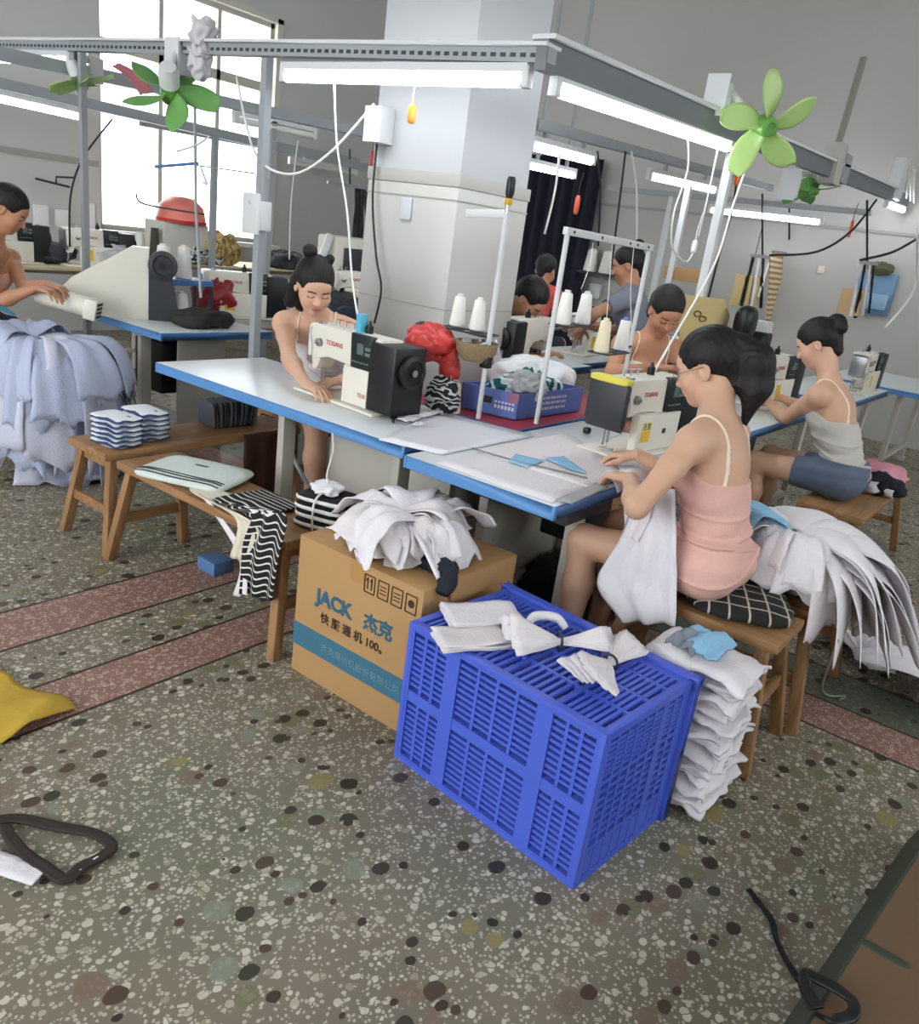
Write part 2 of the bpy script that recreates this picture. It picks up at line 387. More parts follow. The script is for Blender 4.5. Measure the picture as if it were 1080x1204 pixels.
# square column with tile cladding to shoulder height
cx, cy, cw, cd = 3.14, 2.5, .56, .56
colm = mat('column plaster', (160, 162, 163), .75, 0, .05, 1.5, .05, 15)
cot = mat('column tile', (172, 171, 167), .35, 0, .04, 2)
c = MB().box(cx, cx + cw, cy, cy + cd, 0, ZC).build('column', colm); struct(c)
tl_ = MB().box(cx - .012, cx + cw + .012, cy - .012, cy + cd + .012, 0, 1.70)
tile = tl_.build('column_cladding', cot, c, bevel=.004); struct(tile)
mb = MB()
for z in (.58, 1.14): mb.box(cx - .0135, cx + cw + .0135, cy - .0135, cy + cd + .0135, z, z + .004)
mb.box(cx - .016, cx + cw + .016, cy - .016, cy + cd + .016, 1.64, 1.646)
struct(mb.build('column_joint', mat('tile joint', (150, 146, 138), .8), c))
struct(MB().box(cx - .018, cx + cw + .018, cy - .018, cy + cd + .018, 1.70, 1.76).build('column_belt', belt, c, bevel=.005))
# switch plate and small things on the column
tag(MB().box(cx - .024, cx - .012, 2.76, 2.83, 1.53, 1.63).build('switch_plate', mat('grey plate', (176, 178, 184), .5), bevel=.004), 'small grey blank plate on the white column under the belt line', 'plate')
# dark hanging curtain far behind the column
a = at(616, 250, x=9.3); b = at(705, 215, x=9.3)
def cur(u, v):
    y = b.y + (a.y + .25 - b.y) * u
    return (9.3 + .04 * math.sin(u * 46) * (.5 + v), y, .02 + v * 2.55)
tag(MB().sheet(cur, 60, 6, .01).build('curtain', mat('navy curtain', (26, 28, 42), .85, 0, .15, 4), smooth=True), 'dark navy curtain hanging on the far wall right of the column', 'curtain')

# ---------------------------------------------------------------- light tracks and fluorescent lamps
tube_m = mat('fluorescent tube', (244, 248, 255), .5, 0, 0, emit=TUBE)
tube_off = mat('unlit tube', (225, 225, 220), .4)
def track(label, a, b, w, h, m, posts=(), lip=0, slots=False, group=None):
    """steel channel from a to b (points on its underside) with its posts"""
    a = Vector(a); b = Vector(b)
    r = thing('light_track', label, 'light track', (a.x, a.y, 0), 0, group)
    mb = MB(); up = Vector((0, 0, h / 2))
    mb.bar(a + up, b + up, w, h)
    mb.build('rail', m, r)
    if lip: MB().bar(a + Vector((0, 0, h + lip / 2)), b + Vector((0, 0, h + lip / 2)), w + .05, lip).build('capping', rail_white, r)
    if slots:
        d = (b - a); n = int(d.length / .045); s = MB(); side = d.normalized().cross(Vector((0, 0, 1)))
        for sg in (1, -1):
            for i in range(n):
                p = a + d * ((i + .5) / n) + side * sg * (w / 2 + .001) + Vector((0, 0, h * .45)); s.bar(p - d.normalized() * .012, p + d.normalized() * .012, .002, .014)
        s.build('perforation_pattern', dark_grey, r)
    for (px, py, z1, t, pm) in posts:
        MB().box(px - t / 2, px + t / 2, py - t / 2, py + t / 2, 0, z1).build('post', pm, r)
    return r
def lamp(label, a, b, lit=True, r=.024, group='fluorescent lamps', hang=0):
    a = Vector(a); b = Vector(b); d = (b - a).normalized()
    t = thing('fluorescent_lamp', label, 'lamp', a, 0, group)
    MB().bar(a + Vector((0, 0, .042)), b + Vector((0, 0, .042)), .045, .03).build('batten', rail_white, t)
    MB().cyl(a + d * .03, b - d * .03, r, n=12).build('tube', tube_m if lit else tube_off, t, smooth=None)
    for p, s in ((a, 1), (b, -1)): MB().box(-.02, .02, -.02, .02, -.025, .05, Matrix.Translation(p + d * .012 * s)).build('lamp_holder', rail_white, t, bevel=.006)
    if hang:
        for k in (.2, .8):
            q = a.lerp(b, k); MB().box(-.012, .012, -.012, .012, .05, .05 + hang, Matrix.Translation(q)).build('hanger', grey_metal, t)
    return t
BX, BY = 2.72, 1.84
track('grey slotted light track running left from the corner above the blue tables', (BX, BY - .03, 2.115), (BX, 6.2, 2.235), .05, .05, grey_metal, ((BX, 3.39, 2.15, .04, grey_metal), (BX, 5.05, 2.2, .035, grey_metal)), .012, True)
track('deep grey light track with white capping running right from the corner', (BX - .03, BY, 2.09), (9.4, BY, 2.33), .05, .10, mat('dark grey steel', (112, 116, 120), .5, .1), ((4.66, BY, 2.17, .045, rail_white),), .016)
lamp('lit tube lamp in front of the white column, left of the track corner', (BX, 3.27, 2.075), (BX, 1.9, 2.06))
lamp('lit tube lamp at the upper left edge, on the slotted track', (BX, 6.1, 2.18), (BX, 5.17, 2.15))
lamp('long lit tube lamp reaching from the track corner to the large fan', (2.80, BY, 2.05), (4.6, BY, 2.125))
lamp('lit tube lamp at the far end of the right track', (8.6, BY, 2.26), (9.4, BY, 2.29))
track('grey light track behind the column at the right, above the grey shirted person', at(628, 152, y=2.9), at(905, 225, y=2.9), .05, .06, grey_metal, ((6.6, 2.9, 2.1, .045, rail_white),))
lamp('lit tube lamp just right of the column, upper of the two there', at(622, 171, y=2.9), at(697, 190, y=2.9), hang=.09)
lamp('lit tube lamp above the woman in the white top behind', at(762, 207, y=2.9), at(840, 224, y=2.9), hang=.09)
lamp('lit tube lamp just right of the column, lower of the two there', at(618, 194, y=3.9), at(675, 207, y=3.9), hang=2.6)
_a = at(833, 247, x=8.5); _b = at(967, 262, x=8.5)
track('far light track along the right wall with a lit tube under it', _a + Vector((0, 1.2, .1)), _b + Vector((0, -.4, .1)), .05, .05, grey_metal, ((8.5, 3.9, 2.16, .05, rail_white),))
lamp('long lit tube lamp below the far track, in front of the right wall', _a, _b)
# tracks at the left, one behind the other
ex = Vector((1, 0, 0))
track('grey light track crossing in front of the window, upper of the three there', at(-30, 65, y=5.2), at(446, 165, y=5.2), .06, .07, grey_metal, ((4.25, 5.2, 2.1, .045, grey_metal),))
track('grey light track crossing in front of the window, middle of the three there', at(-30, 98, y=7), at(446, 205, y=7), .06, .08, grey_metal, ((5.05, 7, 2.1, .05, grey_metal),))
track('grey light track close to the window, lowest of the three there', at(165, 148, y=7.9), at(420, 196, y=7.9), .06, .1, grey_metal, ((6.3, 7.9, 2.1, .05, grey_metal),))
lamp('lit tube lamp on the middle track at the left edge, by the grey wall', at(-20, 112, y=6.96), at(96, 138, y=6.96))
lamp('unlit tube lamp hanging under the lowest track left of the column', at(340, 190, y=7.9), at(420, 204, y=7.9), False, hang=.06, group='unlit lamps')
lamp('unlit tube lamp on the upper track left of the column', at(275, 140, y=5.2), at(370, 160, y=5.2), False, hang=.06, group='unlit lamps')
# ---------------------------------------------------------------- sewing tables
def table(label, x0, x1, y0, y1, z=.76, legs=(), shelf=None, group=None, topm=top_white, edge=blue_edge, th=.045, drawer=None):
    r = thing('sewing_table', label, 'table', ((x0 + x1) / 2, (y0 + y1) / 2, 0), 0, group)
    MB().box(x0 + .004, x1 - .004, y0 + .004, y1 - .004, z - th + .002, z).build('tabletop', topm, r, bevel=.003)
    m = MB(); e = .012
    m.box(x0, x0 + e, y0, y1, z - th, z - .002); m.box(x1 - e, x1, y0, y1, z - th, z - .002); m.box(x0, x1, y0, y0 + e, z - th, z - .002); m.box(x0, x1, y1 - e, y1, z - th, z - .002)
    m.build('edge_band', edge, r, bevel=.002)
    for (lx, ly) in legs:
        m = MB(); m.box(lx - .035, lx + .035, ly - .02, ly + .02, .03, z - th); m.box(lx - .05, lx + .05, ly - .035, ly + .035, 0, .035)
        m.build('leg', leg_paint, r, bevel=.004)
    if len(legs) >= 2:
        m = MB(); (ax, ay), (bx, by) = legs[0], legs[-1]
        m.bar((ax, ay, .16), (bx, by, .16), .04, .03); m.build('foot_rail', leg_paint, r)
    if shelf:
        MB().box(*shelf).build('modesty_panel', leg_paint, r, bevel=.004)
    if drawer:
        MB().box(*drawer).build('drawer', dark_grey, r, bevel=.005)
    return r
table('blue edged table with the large dark-ended machine facing out, left of the carton', 2.13, 2.76, 1.80, 3.36, legs=((2.30, 2.62), (2.62, 2.62), (2.62, 1.95), (2.30, 1.95)), shelf=(2.5, 2.52, 1.85, 2.55, .12, .68))
t2 = table('blue edged table where the woman in the pink dress sews, above the carton', 2.055, 3.30, 1.115, 1.735, legs=((2.45, 1.62), (2.45, 1.24), (3.1, 1.24), (3.1, 1.62)), shelf=(2.47, 3.1, 1.63, 1.65, .1, .68), drawer=(2.3, 2.62, 1.2, 1.6, .615, .705))
table('maroon topped table behind the pink woman\'s machine, under the blue tray', 2.78, 3.95, 1.76, 2.42, legs=((2.9, 1.85), (3.8, 1.85)), topm=mat('maroon board', (150, 48, 70), .5, 0, .08))
table('blue edged table where the woman in the grey vest top sews', 3.9, 5.62, 1.19, 1.74, legs=((4.05, 1.3), (5.5, 1.3)))
table('blue edged table across from the grey vest woman, beyond the yellow card', 4.58, 5.6, 1.77, 2.3, legs=((4.7, 2.2), (5.4, 2.2)))
table('blue edged table at the far right end of the row', 5.9, 7.3, 1.15, 1.75, legs=((6.05, 1.25), (7.1, 1.25)))
table('small blue edged table at the far right edge, beyond the red bottle', 7.5, 8.9, .95, 1.75, legs=((7.6, 1.1), (8.7, 1.1)))
table('blue edged table at the left with the dark cloth heap on it', 2.625, 3.42, 4.09, 5.45, legs=((2.78, 4.5), (3.28, 4.5), (3.28, 5.3)), shelf=(2.95, 3.3, 4.4, 4.42, .05, .7))
table('table behind the column where the man bends over his work', 3.85, 4.75, 2.5, 3.1, z=.8, legs=((3.95, 2.6), (4.65, 2.6)))
table('far table by the right wall where the grey shirted person works', 4.85, 6.2, 2.72, 3.3, legs=((4.95, 2.85), (6.1, 2.85)))
# tables by the window
cream_top = mat('worn cream table top', (196, 184, 150), .5, 0, .06)
table('cream work table at the far left wall behind the woman in the peach top', 2.0, 4.2, 6.5, 7.2, z=.84, legs=((2.2, 6.6), (4.0, 6.6)), topm=cream_top, edge=cream_top)
table('cream work table under the window, loaded with rolls and cloth', 4.4, 6.9, 7.3, 8.1, z=.86, legs=((4.6, 7.4), (6.7, 7.4)), topm=cream_top, edge=cream_top)
table('grey work table left of the column, behind the woman in the lilac top', 4.3, 6.4, 4.9, 5.6, z=.78, legs=((4.5, 5.0), (6.2, 5.0)))
# ---------------------------------------------------------------- stools and benches
def stool(label, x0, x1, y0, y1, z=.45, along='x', splay=.07, group='wooden stools', plank=.035, rail=.19, ends=(0, 1)):
    r = thing('wooden_stool', label, 'stool', ((x0 + x1) / 2, (y0 + y1) / 2, 0), 0, group)
    MB().box(x0, x1, y0, y1, z - plank, z).build('seat', stool_wood_x if along == 'x' else wood('stool wood plank y', (160, 121, 82), (128, 93, 60), 1), r, bevel=.006)
    t = .04; ins = .055
    for e in ends:
        pts = []
        for s in (0, 1):
            if along == 'x':
                xt = (x0 + ins) if e == 0 else (x1 - ins); yt = (y0 + .04) if s == 0 else (y1 - .04)
                xb = xt - splay * .9 if e == 0 else xt + splay * .9; yb = yt - splay if s == 0 else yt + splay
            else:
                yt = (y0 + ins) if e == 0 else (y1 - ins); xt = (x0 + .04) if s == 0 else (x1 - .04)
                yb = yt - splay * .9 if e == 0 else yt + splay * .9; xb = xt - splay if s == 0 else xt + splay
            a = Vector((xt, yt, z - plank)); b = Vector((xb, yb, 0)); pts.append((a, b))
            m = MB(); h = [Vector((i * t / 2, j * t / 2, 0)) for i, j in ((-1, -1), (1, -1), (1, 1), (-1, 1))]
            m.add([b + q for q in h] + [a + q for q in h], [(0, 3, 2, 1), (4, 5, 6, 7), (0, 1, 5, 4), (1, 2, 6, 5), (2, 3, 7, 6), (3, 0, 4, 7)])
            m.build('leg', stool_wood, r, bevel=.004)
        k = 1 - rail / (z - plank)
        MB().bar(pts[0][0].lerp(pts[0][1], k), pts[1][0].lerp(pts[1][1], k), .022, .042).build('stretcher', stool_wood_x, r, bevel=.003)
        MB().bar(pts[0][0] + Vector((0, 0, -.025)), pts[1][0] + Vector((0, 0, -.025)), .024, .05).build('apron', stool_wood_x, r, bevel=.003)
    return r
stool('long wooden bench at the left carrying the blue and white folded stacks', 1.71, 2.78, 3.06, 3.36, .45, 'x')
stool('long wooden bench with the mint shirt on it, running to the carton', 1.72, 2.02, 1.93, 2.99, .44, 'y')
stool('wooden stool under the woman in the pink dress', 2.40, 2.68, .46, 1.02, .45, 'y', rail=.22)
stool('wooden bench beneath the big fanned white bundle', 2.76, 3.34, .44, .80, .45, 'x')
stool('wooden bench under the woman in the grey vest top', 4.2, 5.45, .60, .92, .45, 'x')
stool('wooden bench at the left edge under the pale blue bundle', 1.9, 2.2, 4.10, 4.95, .42, 'y')
stool('wooden stool under the woman in the lilac top', 2.88, 3.2, 3.05, 3.6, .45, 'y')
stool('wooden stool under the woman in the peach top', 1.98, 2.3, 5.04, 5.46, .53, 'y')
# ---------------------------------------------------------------- lockstitch machines
def machine(label, loc, rz, style=0, group='lockstitch machines', panel=True):
    """needle end at x = 0, motor end at x = .56, sewer sits on the -y side"""
    r = thing('sewing_machine', label, 'sewing machine', loc, rz, group)
    B = lambda mb, n, m, par=r, **k: mb.build(n, m, par, world=False, **k)
    B(MB().box(-.02, .50, -.11, .10, 0, .012), 'bed_plate', mach_white, bevel=.003)
    poly = [(0, .155), (0, .285), (.02, .30), (.47, .30), (.47, .013), (.315, .013), (.30, .06), (.29, .135), (.25, .165), (.14, .172), (.075, .155)]
    B(MB().prism(poly, -.062, .062), 'arm', mach_white, smooth=None, bevel=.010)
    B(MB().box(.43, .58, -.085, .09, .015, .29), 'motor_housing', black_pl, bevel=.012)
    if panel:
        p = B(MB().prism([(.30, .305), (.432, .305), (.432, .15), (.31, .165)], -.078, -.05), 'control_panel', dark_green, bevel=.004)
        B(MB().box(.345, .385, -.0805, -.078, .225, .27), 'display', mat('display', (92, 104, 108), .2), p)
        b = MB()
        for i in range(3):
            for j in range(2): b.box(.395 + i * .011, .403 + i * .011, -.0805, -.078, .225 + j * .022, .238 + j * .022)
        for i in range(6): b.box(.318 + i * .018, .328 + i * .018, -.0805, -.078, .19, .196)
        B(b, 'button_pattern', mat('panel button', (120, 124, 124), .4), p)
    M = Matrix.Translation((.58, 0, .195)) @ Matrix.Rotation(PI / 2, 4, 'Y')
    w = B(MB().lathe([(.0, 0), (.058, 0), (.068, .008), (.068, .024), (.05, .03), (.046, .022), (.02, .022), (.018, .03), (0, .03)], 24, M=M), 'hand_wheel', black_pl, smooth=None)
    B(MB().lathe([(.0, .03), (.014, .03), (.014, .033), (0, .033)], 12, M=M), 'wheel_bolt', steel, w)
    # needle end
    if style == 1:
        f = B(MB().prism([(-.03, .14), (-.03, .285), (.005, .285), (.005, .12), (-.01, .10)], -.085, .085), 'face_plate', dark_grey, bevel=.008)
        B(MB().blob((-.012, 0, .296), (.03, .088, .013), .4), 'cap', mat('yellow rag', (220, 208, 88), .7, 0, .1), f, smooth=True)
    else:
        B(MB().prism([(-.012, .13), (-.012, .27), (0, .285), (.012, .285), (.012, .12)], -.055, .055), 'face_plate', steel, smooth=None, bevel=.004)
    B(MB().prism([(.01, .155), (.08, .165), (.05, .105), (.02, .10)], -.045, .045), 'arm_nose', mach_white, bevel=.006)
    b = MB(); b.cyl((.035, 0, .11), (.035, 0, .045), .006); b.cyl((.035, 0, .045), (.035, 0, .016), .0015, n=6); B(b, 'needle_bar', steel)
    b = MB(); b.cyl((.035, .018, .12), (.035, .018, .03), .005); b.box(.022, .048, -.022, .024, .014, .021); b.box(.024, .028, -.03, -.02, .014, .026); b.box(.042, .046, -.03, -.02, .014, .026); B(b, 'presser_foot', steel)
    M = Matrix.Translation((.085, -.062, .225)) @ Matrix.Rotation(PI / 2, 4, 'X')
    B(MB().lathe([(.0, 0), (.018, 0), (.018, .006), (.012, .008), (.018, .010), (.018, .014), (.006, .016), (.006, .026), (0, .026)], 16, M=M), 'tension_disc', steel, smooth=None)
    b = MB(); b.tube([(.03, -.064, .14), (.04, -.068, .20), (.02, -.066, .27), (.07, -.04, .31)], .0015, 5); b.tube([(.05, -.064, .13), (.03, -.08, .11), (.035, -.01, .06)], .0012, 5); B(b, 'thread_guide', steel)
    b = MB(); b.box(.05, .07, -.05, -.02, .300, .308); B(b, 'thread_post', steel)
    for i in range(3): b = MB(); b.cyl((.1 + i * .05, .02, .30), (.1 + i * .05, .02, .325), .004, n=8); b.box(.095 + i * .05, .12 + i * .05, .01, .03, .322, .326); B(b, 'thread_post', steel)
    b = MB(); b.lathe([(0, 0), (.016, 0), (.016, .03), (.008, .034), (.006, .05), (0, .05)], 14, (.30, .02, .30)); B(b, 'bobbin_winder', black_pl, smooth=None)
    return r
m1 = machine('cream sewing machine with dark end and red lettering, nearest on the left table', (2.485, 2.655, .762), -PI / 2 - .08, 0)
lo = lambda o, p: MW(o) @ Vector(p)
def on_machine(o, body, size, p, m=red_ink, name='lettering'):
    R3 = MW(o).to_3x3(); return lettering(body, size, lo(o, p), R3 @ Vector((1, 0, 0)), R3 @ Vector((0, 0, 1)), m, o, name)
on_machine(m1, 'TEXIANS', .028, (.125, -.0635, .225)); on_machine(m1, 'TEXI', .024, (.375, -.0860, .055))
MB().box(.275, .431, -.0845, -.06, .015, .168, MW(m1)).build('column_cover', mach_white, m1, bevel=.004)
_mw = MW(m1)
MB().box(.255, .285, -.02, .02, .30, .375, _mw).build('oil_gauge', mat('cyan plastic', (88, 176, 206), .4), m1, bevel=.003)
m2 = machine('cream sewing machine with yellow topped dark end cover, in front of the pink dressed woman', (2.80, 1.37, .762), -.10, 1)
on_machine(m2, 'TEXIANS', .026, (.14, -.0635, .232))
MB().box(.105, .431, -.0845, -.05, .013, .165, MW(m2)).build('column_cover', mach_white, m2, bevel=.006)
yl = mat('yellow sticker', (226, 186, 56), .5)
s_ = MB().box(.135, .205, -.0865, -.0845, .05, .135, MW(m2)).build('warning_sticker', mat('pale sticker', (222, 214, 150), .5), m2)
MB().box(.14, .2, -.0870, -.0865, .055, .10, MW(m2)).build('sticker_patch', yl, s_)
on_machine(m2, '注意', .03, (.14, -.0868, .107), dark_ink)
MB().box(.30, .325, -.0865, -.0845, .08, .1, MW(m2)).build('badge', dark_grey, m2)
m3 = machine('cream sewing machine with red lettering in front of the grey vest woman', (4.82, 1.46, .762), -.05, 0)
on_machine(m3, 'TEXIANS', .03, (.14, -.0635, .225))
MB().box(.105, .431, -.0845, -.05, .013, .165, MW(m3)).build('column_cover', mach_white, m3, bevel=.006)
MB().box(.135, .205, -.0865, -.0845, .05, .14, MW(m3)).build('warning_sticker', yl, m3)
for lab, loc, rz in (
    ('cream sewing machine before the woman in the white vest, behind the yellow card', (5.35, 2.02, .762), PI - .1),
    ('white sewing machine at the far right end of the row, behind the grey vest woman', (6.55, 1.28, .762), .0),
    ('sewing machine under the bending man behind the column', (4.25, 2.6, .802), -3.0),
    ('sewing machine on the far table of the grey shirted person', (5.35, 3.0, .762), .1),
    ('sewing machine beside the red plastic bag, left of the lilac woman', (3.35, 4.75, .762), -.3),
    ('sewing machine left of the column behind the lilac woman', (4.9, 5.15, .782), -.2),
    ('second sewing machine left of the column, closer to it', (5.65, 5.2, .782), .1),
    ('old sewing machine by the left wall, behind the peach woman\'s hands', (2.75, 6.7, .842), .2),
    ('old sewing machine by the left wall, right of the yellow threaded one', (3.45, 6.75, .842), .0)):
    n_ = dup(m3, loc, rz, lab)
    n_.matrix_basis = Matrix.Translation(loc) @ Matrix.Rotation(rz, 4, 'Z')
# feed-off-the-arm machine at the left
fo = thing('feed_off_arm_machine', 'long-armed cream machine with grey round motor, at the left edge by the peach woman', 'sewing machine', (2.75, 4.95, .762), 0)
A = at(45, 345, x=2.25); Bp = at(106, 362, x=2.44)
MB().tube([A, A.lerp(Bp, .5), Bp], .058, 16, False).build('cylinder_arm', mach_white, fo, smooth=None)
d = (Bp - A).normalized(); M = Matrix.Translation(Bp) @ d.to_track_quat('X', 'Z').to_matrix().to_4x4()
MB().box(-.02, .05, -.06, .06, -.06, .055, M).build('arm_end_cap', mach_white, fo, bevel=.012)
g_ = MB()
for i in range(3):
    for j in range(4): g_.box(.05, .053, -.042 + i * .03, -.022 + i * .03, -.045 + j * .023, -.03 + j * .023, M)
g_.build('vent_slots', black_pl, fo)
ang = math.atan2(d.y, d.x); M = Matrix.Translation((2.80, 4.62, .76)) @ Matrix.Rotation(ang + .25, 4, 'Z')
MB().prism([(-.42, .13), (-.36, .20), (-.02, .42), (.07, .42), (.07, .0), (-.22, .0), (-.26, .10)], -.05, .05).build('arm', mach_white, None)
arm = bpy.data.objects[-1] if False else [o for o in bpy.data.objects if o.name.startswith('arm') and o.parent is None and o.type == 'MESH'][-1]
arm.parent = fo; arm.matrix_basis = MW(fo).inverted() @ M
MB().prism([(.07, 0), (.07, .36), (.13, .40), (.19, .36), (.21, .24), (.25, .02), (.23, 0)], -.06, .06).build('motor_bracket', dark_grey, None)
o = [o for o in bpy.data.objects if o.name.startswith('motor_bracket')][-1]; o.parent = fo; o.matrix_basis = MW(fo).inverted() @ M
M2 = M @ Matrix.Translation((.15, -.055, .33)) @ Matrix.Rotation(PI / 2, 4, 'X')
w = MB().lathe([(0, -.02), (.075, -.02), (.085, 0), (.085, .03), (.06, .036), (.055, .02), (.03, .02), (.028, .034), (0, .034)], 26, M=M2).build('hand_wheel', dark_grey, fo, smooth=None)
MB().lathe([(0, .02), (.02, .02), (.02, .036), (0, .036)], 16, M=M2).build('wheel_hub', black_pl, w, smooth=None)
# ---------------------------------------------------------------- thread cones and stands
def cone_spool(label, p, h=.135, m=thread_white, r=.034, tip=None, group='thread cones'):
    t = thing('thread_cone', label, 'thread cone', p, 0, group)
    MB().lathe([(0, .004), (r, .004), (r * 1.02, .012), (r * .68, h - .006), (r * .6, h), (0, h)], 20).build('thread', m, t, world=False, smooth=None)
    MB().lathe([(0, 0), (r * .9, 0), (r * .9, .006), (0, .006)], 16).build('cone_base', tip or rail_white, t, world=False)
    MB().lathe([(0, h), (r * .42, h), (r * .36, h + .012), (0, h + .012)], 14).build('cone_tip', tip or rail_white, t, world=False)
    return t
def tray(r, c, w=.24, d=.10, ang=0):
    M = Matrix.Translation(c) @ Matrix.Rotation(ang, 4, 'Z'); m = MB()
    m.tube([M @ Vector(p) for p in ((-w / 2, -d / 2, 0), (w / 2, -d / 2, 0), (w / 2, d / 2, 0), (-w / 2, d / 2, 0), (-w / 2, -d / 2, 0))], .004, 6, False)
    for s in (-.25, .25): m.lathe([(0, -.004), (.045, -.004), (.048, .002), (0, .002)], 18, M @ Vector((s * w, 0, 0)))
    m.build('spool_tray', dark_grey, r)
# S1 at the end of the left table
s1 = thing('thread_stand', 'white thread stand with one post and a side arm, before the column', 'thread stand', (2.80, 1.97, .76), 0, None)
pt = Vector((2.80, 1.97, 0))
MB().cyl((2.80, 1.97, .76), (2.80, 1.97, 1.60), .011).build('post', rail_white, s1, smooth=None)
e = at(548, 251, x=2.80)
b_ = MB(); b_.bar((2.80, 1.96, 1.60), e, .012, .032); b_.build('thread_arm', rail_white, s1, bevel=.003)
b_ = MB(); [b_.cyl(Vector((2.80, 1.96, 1.607)).lerp(e, k), Vector((2.80, 1.96, 1.612)).lerp(e, k), .004, n=8) for k in (.1, .5, .95)]; b_.build('guide_hole', black_pl, s1)
tc1 = at(549, 389, x=2.84); tray(s1, tc1, .26, .10, PI / 2 + .1)
MB().bar((2.80, 1.97, tc1.z - .004), tc1 + Vector((0, 0, -.006)), .02, .008).build('bracket', dark_grey, s1)
b_ = MB(); b_.box(-.02, .02, -.02, .02, -.02, .03, Matrix.Translation((2.80, 1.97, 1.0))); b_.build('clamp_knob', black_pl, s1, bevel=.005)
cone_spool('white thread cone on the stand before the column, the left one of the pair', at(537, 383, x=2.84), .125)
cone_spool('white thread cone with cream tip on the stand before the column', at(560, 388, x=2.84), .125, tip=thread_cream)
cone_spool('cream thread cone standing on the table beside the dark-ended machine', at(531, 485, z=.765), .13, thread_cream, .036)
sd = thing('screwdriver', 'black and yellow handled screwdriver stuck upright on top of the white stand post', 'screwdriver', (2.80, 1.97, 1.6), 0)
MB().lathe([(0, 0), (.010, 0), (.010, .03), (0, .03)], 12, (2.80, 1.97, 1.602)).build('shank', steel, sd)
MB().lathe([(0, .03), (.014, .03), (.017, .045), (.014, .055), (0, .055)], 14, (2.80, 1.97, 1.602)).build('collar', mat('amber plastic', (200, 160, 40), .4), sd, smooth=None)
MB().lathe([(0, .055), (.013, .055), (.018, .075), (.018, .12), (.014, .135), (0, .137)], 14, (2.80, 1.97, 1.602)).build('handle', black_pl, sd, smooth=None)
# little woven bowl hanging on S1
bc = at(558, 425, x=2.80)
bk = thing('woven_basket', 'small round woven basket of bits hung on the white thread stand', 'basket', bc, 0)
wv = mat('wicker', (140, 122, 92), .8, 0, .25, 60, .6, 120)
MB().lathe([(0, 0), (.055, .002), (.085, .04), (.092, .085), (.086, .085), (.078, .042), (.05, .01), (0, .008)], 28, bc).build('bowl', wv, bk, smooth=None)
b_ = MB()
for i in range(9):
    a = i * 2.1; b_.box(-.02, .02, -.012, .012, -.008, .008, Matrix.Translation(bc + Vector((.045 * math.cos(a), .045 * math.sin(a), .08))) @ Matrix.Rotation(a, 4, 'Z') @ Matrix.Rotation(.5, 4, 'X'))
b_.build('bobbins', steel, bk, bevel=.002)
# S2: frame stand at the maroon table
s2 = thing('thread_stand', 'white two-post thread frame with a top bar, behind the pink woman\'s machine', 'thread stand', (3.3, 1.79, .76), 0)
a = at(668, 268, y=1.79); b = at(764, 288, y=1.79)
MB().tube([(a.x, 1.79, .762), (a.x, 1.79, a.z)], .011, 12, False).build('post', rail_white, s2, smooth=None)
MB().tube([(b.x, 1.79, .762), (b.x, 1.79, b.z)], .011, 12, False).build('post', rail_white, s2, smooth=None)
MB().bar(a + Vector((-.02, 0, -.012)), b + Vector((.02, 0, -.012)), .025, .03).build('top_bar', rail_white, s2, bevel=.003)
b_ = MB(); [b_.cyl(a.lerp(b, k) + Vector((0, -.0125, -.012)), a.lerp(b, k) + Vector((0, -.016, -.012)), .006, n=8) for k in (.04, .35, .7, .8, .95)]; b_.build('guide_hole', black_pl, s2)
c1 = at(672, 382, y=1.85); tray(s2, c1, .26, .09, .05); c2 = at(716, 414, y=1.66); tray(s2, c2, .24, .09, .05)
MB().bar((a.x, 1.79, c1.z - .008), c1 + Vector((0, 0, -.008)), .02, .008).build('bracket', dark_grey, s2)
MB().bar((b.x, 1.79, c2.z - .008), c2 + Vector((0, 0, -.008)), .02, .008).build('bracket', dark_grey, s2)
for i, u in enumerate((661, 684)):
    cone_spool(('white thread cone on the far tray of the two-post frame, next to its left post', 'white thread cone on the far tray of the two-post frame, away from the left post')[i], at(u, 381, y=1.85), .135, r=.036)
cone_spool('cream tipped thread cone on the near tray of the two-post frame', at(706, 414, y=1.66), .135, thread_cream, .034, thread_cream)
cone_spool('blue tipped white thread cone on the near tray of the two-post frame', at(729, 412, y=1.66), .135, thread_white, .034, mat('blue tip', (96, 120, 190), .5))
# rack with cones on the left table
rk = thing('cone_rack', 'dark cone rack with blue top on the left table, behind the dark cloth heap', 'rack', (3.05, 4.55, .76), 0)
R0 = at(175, 378, z=.762); ux = Vector((1, 0, 0))
R0 = Vector((2.86, 4.52, .762))
bt = mat('blue painted steel', (70, 110, 165), .45)
MB().box(R0.x, R0.x + .10, R0.y, R0.y + .22, R0.z, R0.z + .24).build('cabinet', mat('dark teal box', (24, 32, 40), .5), rk, bevel=.005)
MB().box(R0.x + .002, R0.x + .42, R0.y + .0, R0.y + .2, R0.z + .21, R0.z + .245).build('shelf', bt, rk, bevel=.004)
MB().box(R0.x + .40, R0.x + .42, R0.y + .0, R0.y + .02, R0.z, R0.z + .21).build('leg', dark_grey, rk)
MB().box(R0.x + .40, R0.x + .42, R0.y + .18, R0.y + .2, R0.z, R0.z + .21).build('leg', dark_grey, rk)
cone_spool('large white thread cone on the blue topped rack, left one', (R0.x + .11, R0.y + .08, R0.z + .247), .19, r=.055)
cone_spool('large white thread cone on the blue topped rack, right one', (R0.x + .26, R0.y + .09, R0.z + .247), .19, r=.052, tip=thread_cream)
cone_spool('white thread cone under the shelf of the blue topped rack', (R0.x + .25, R0.y + .1, R0.z + .001), .15, r=.055)
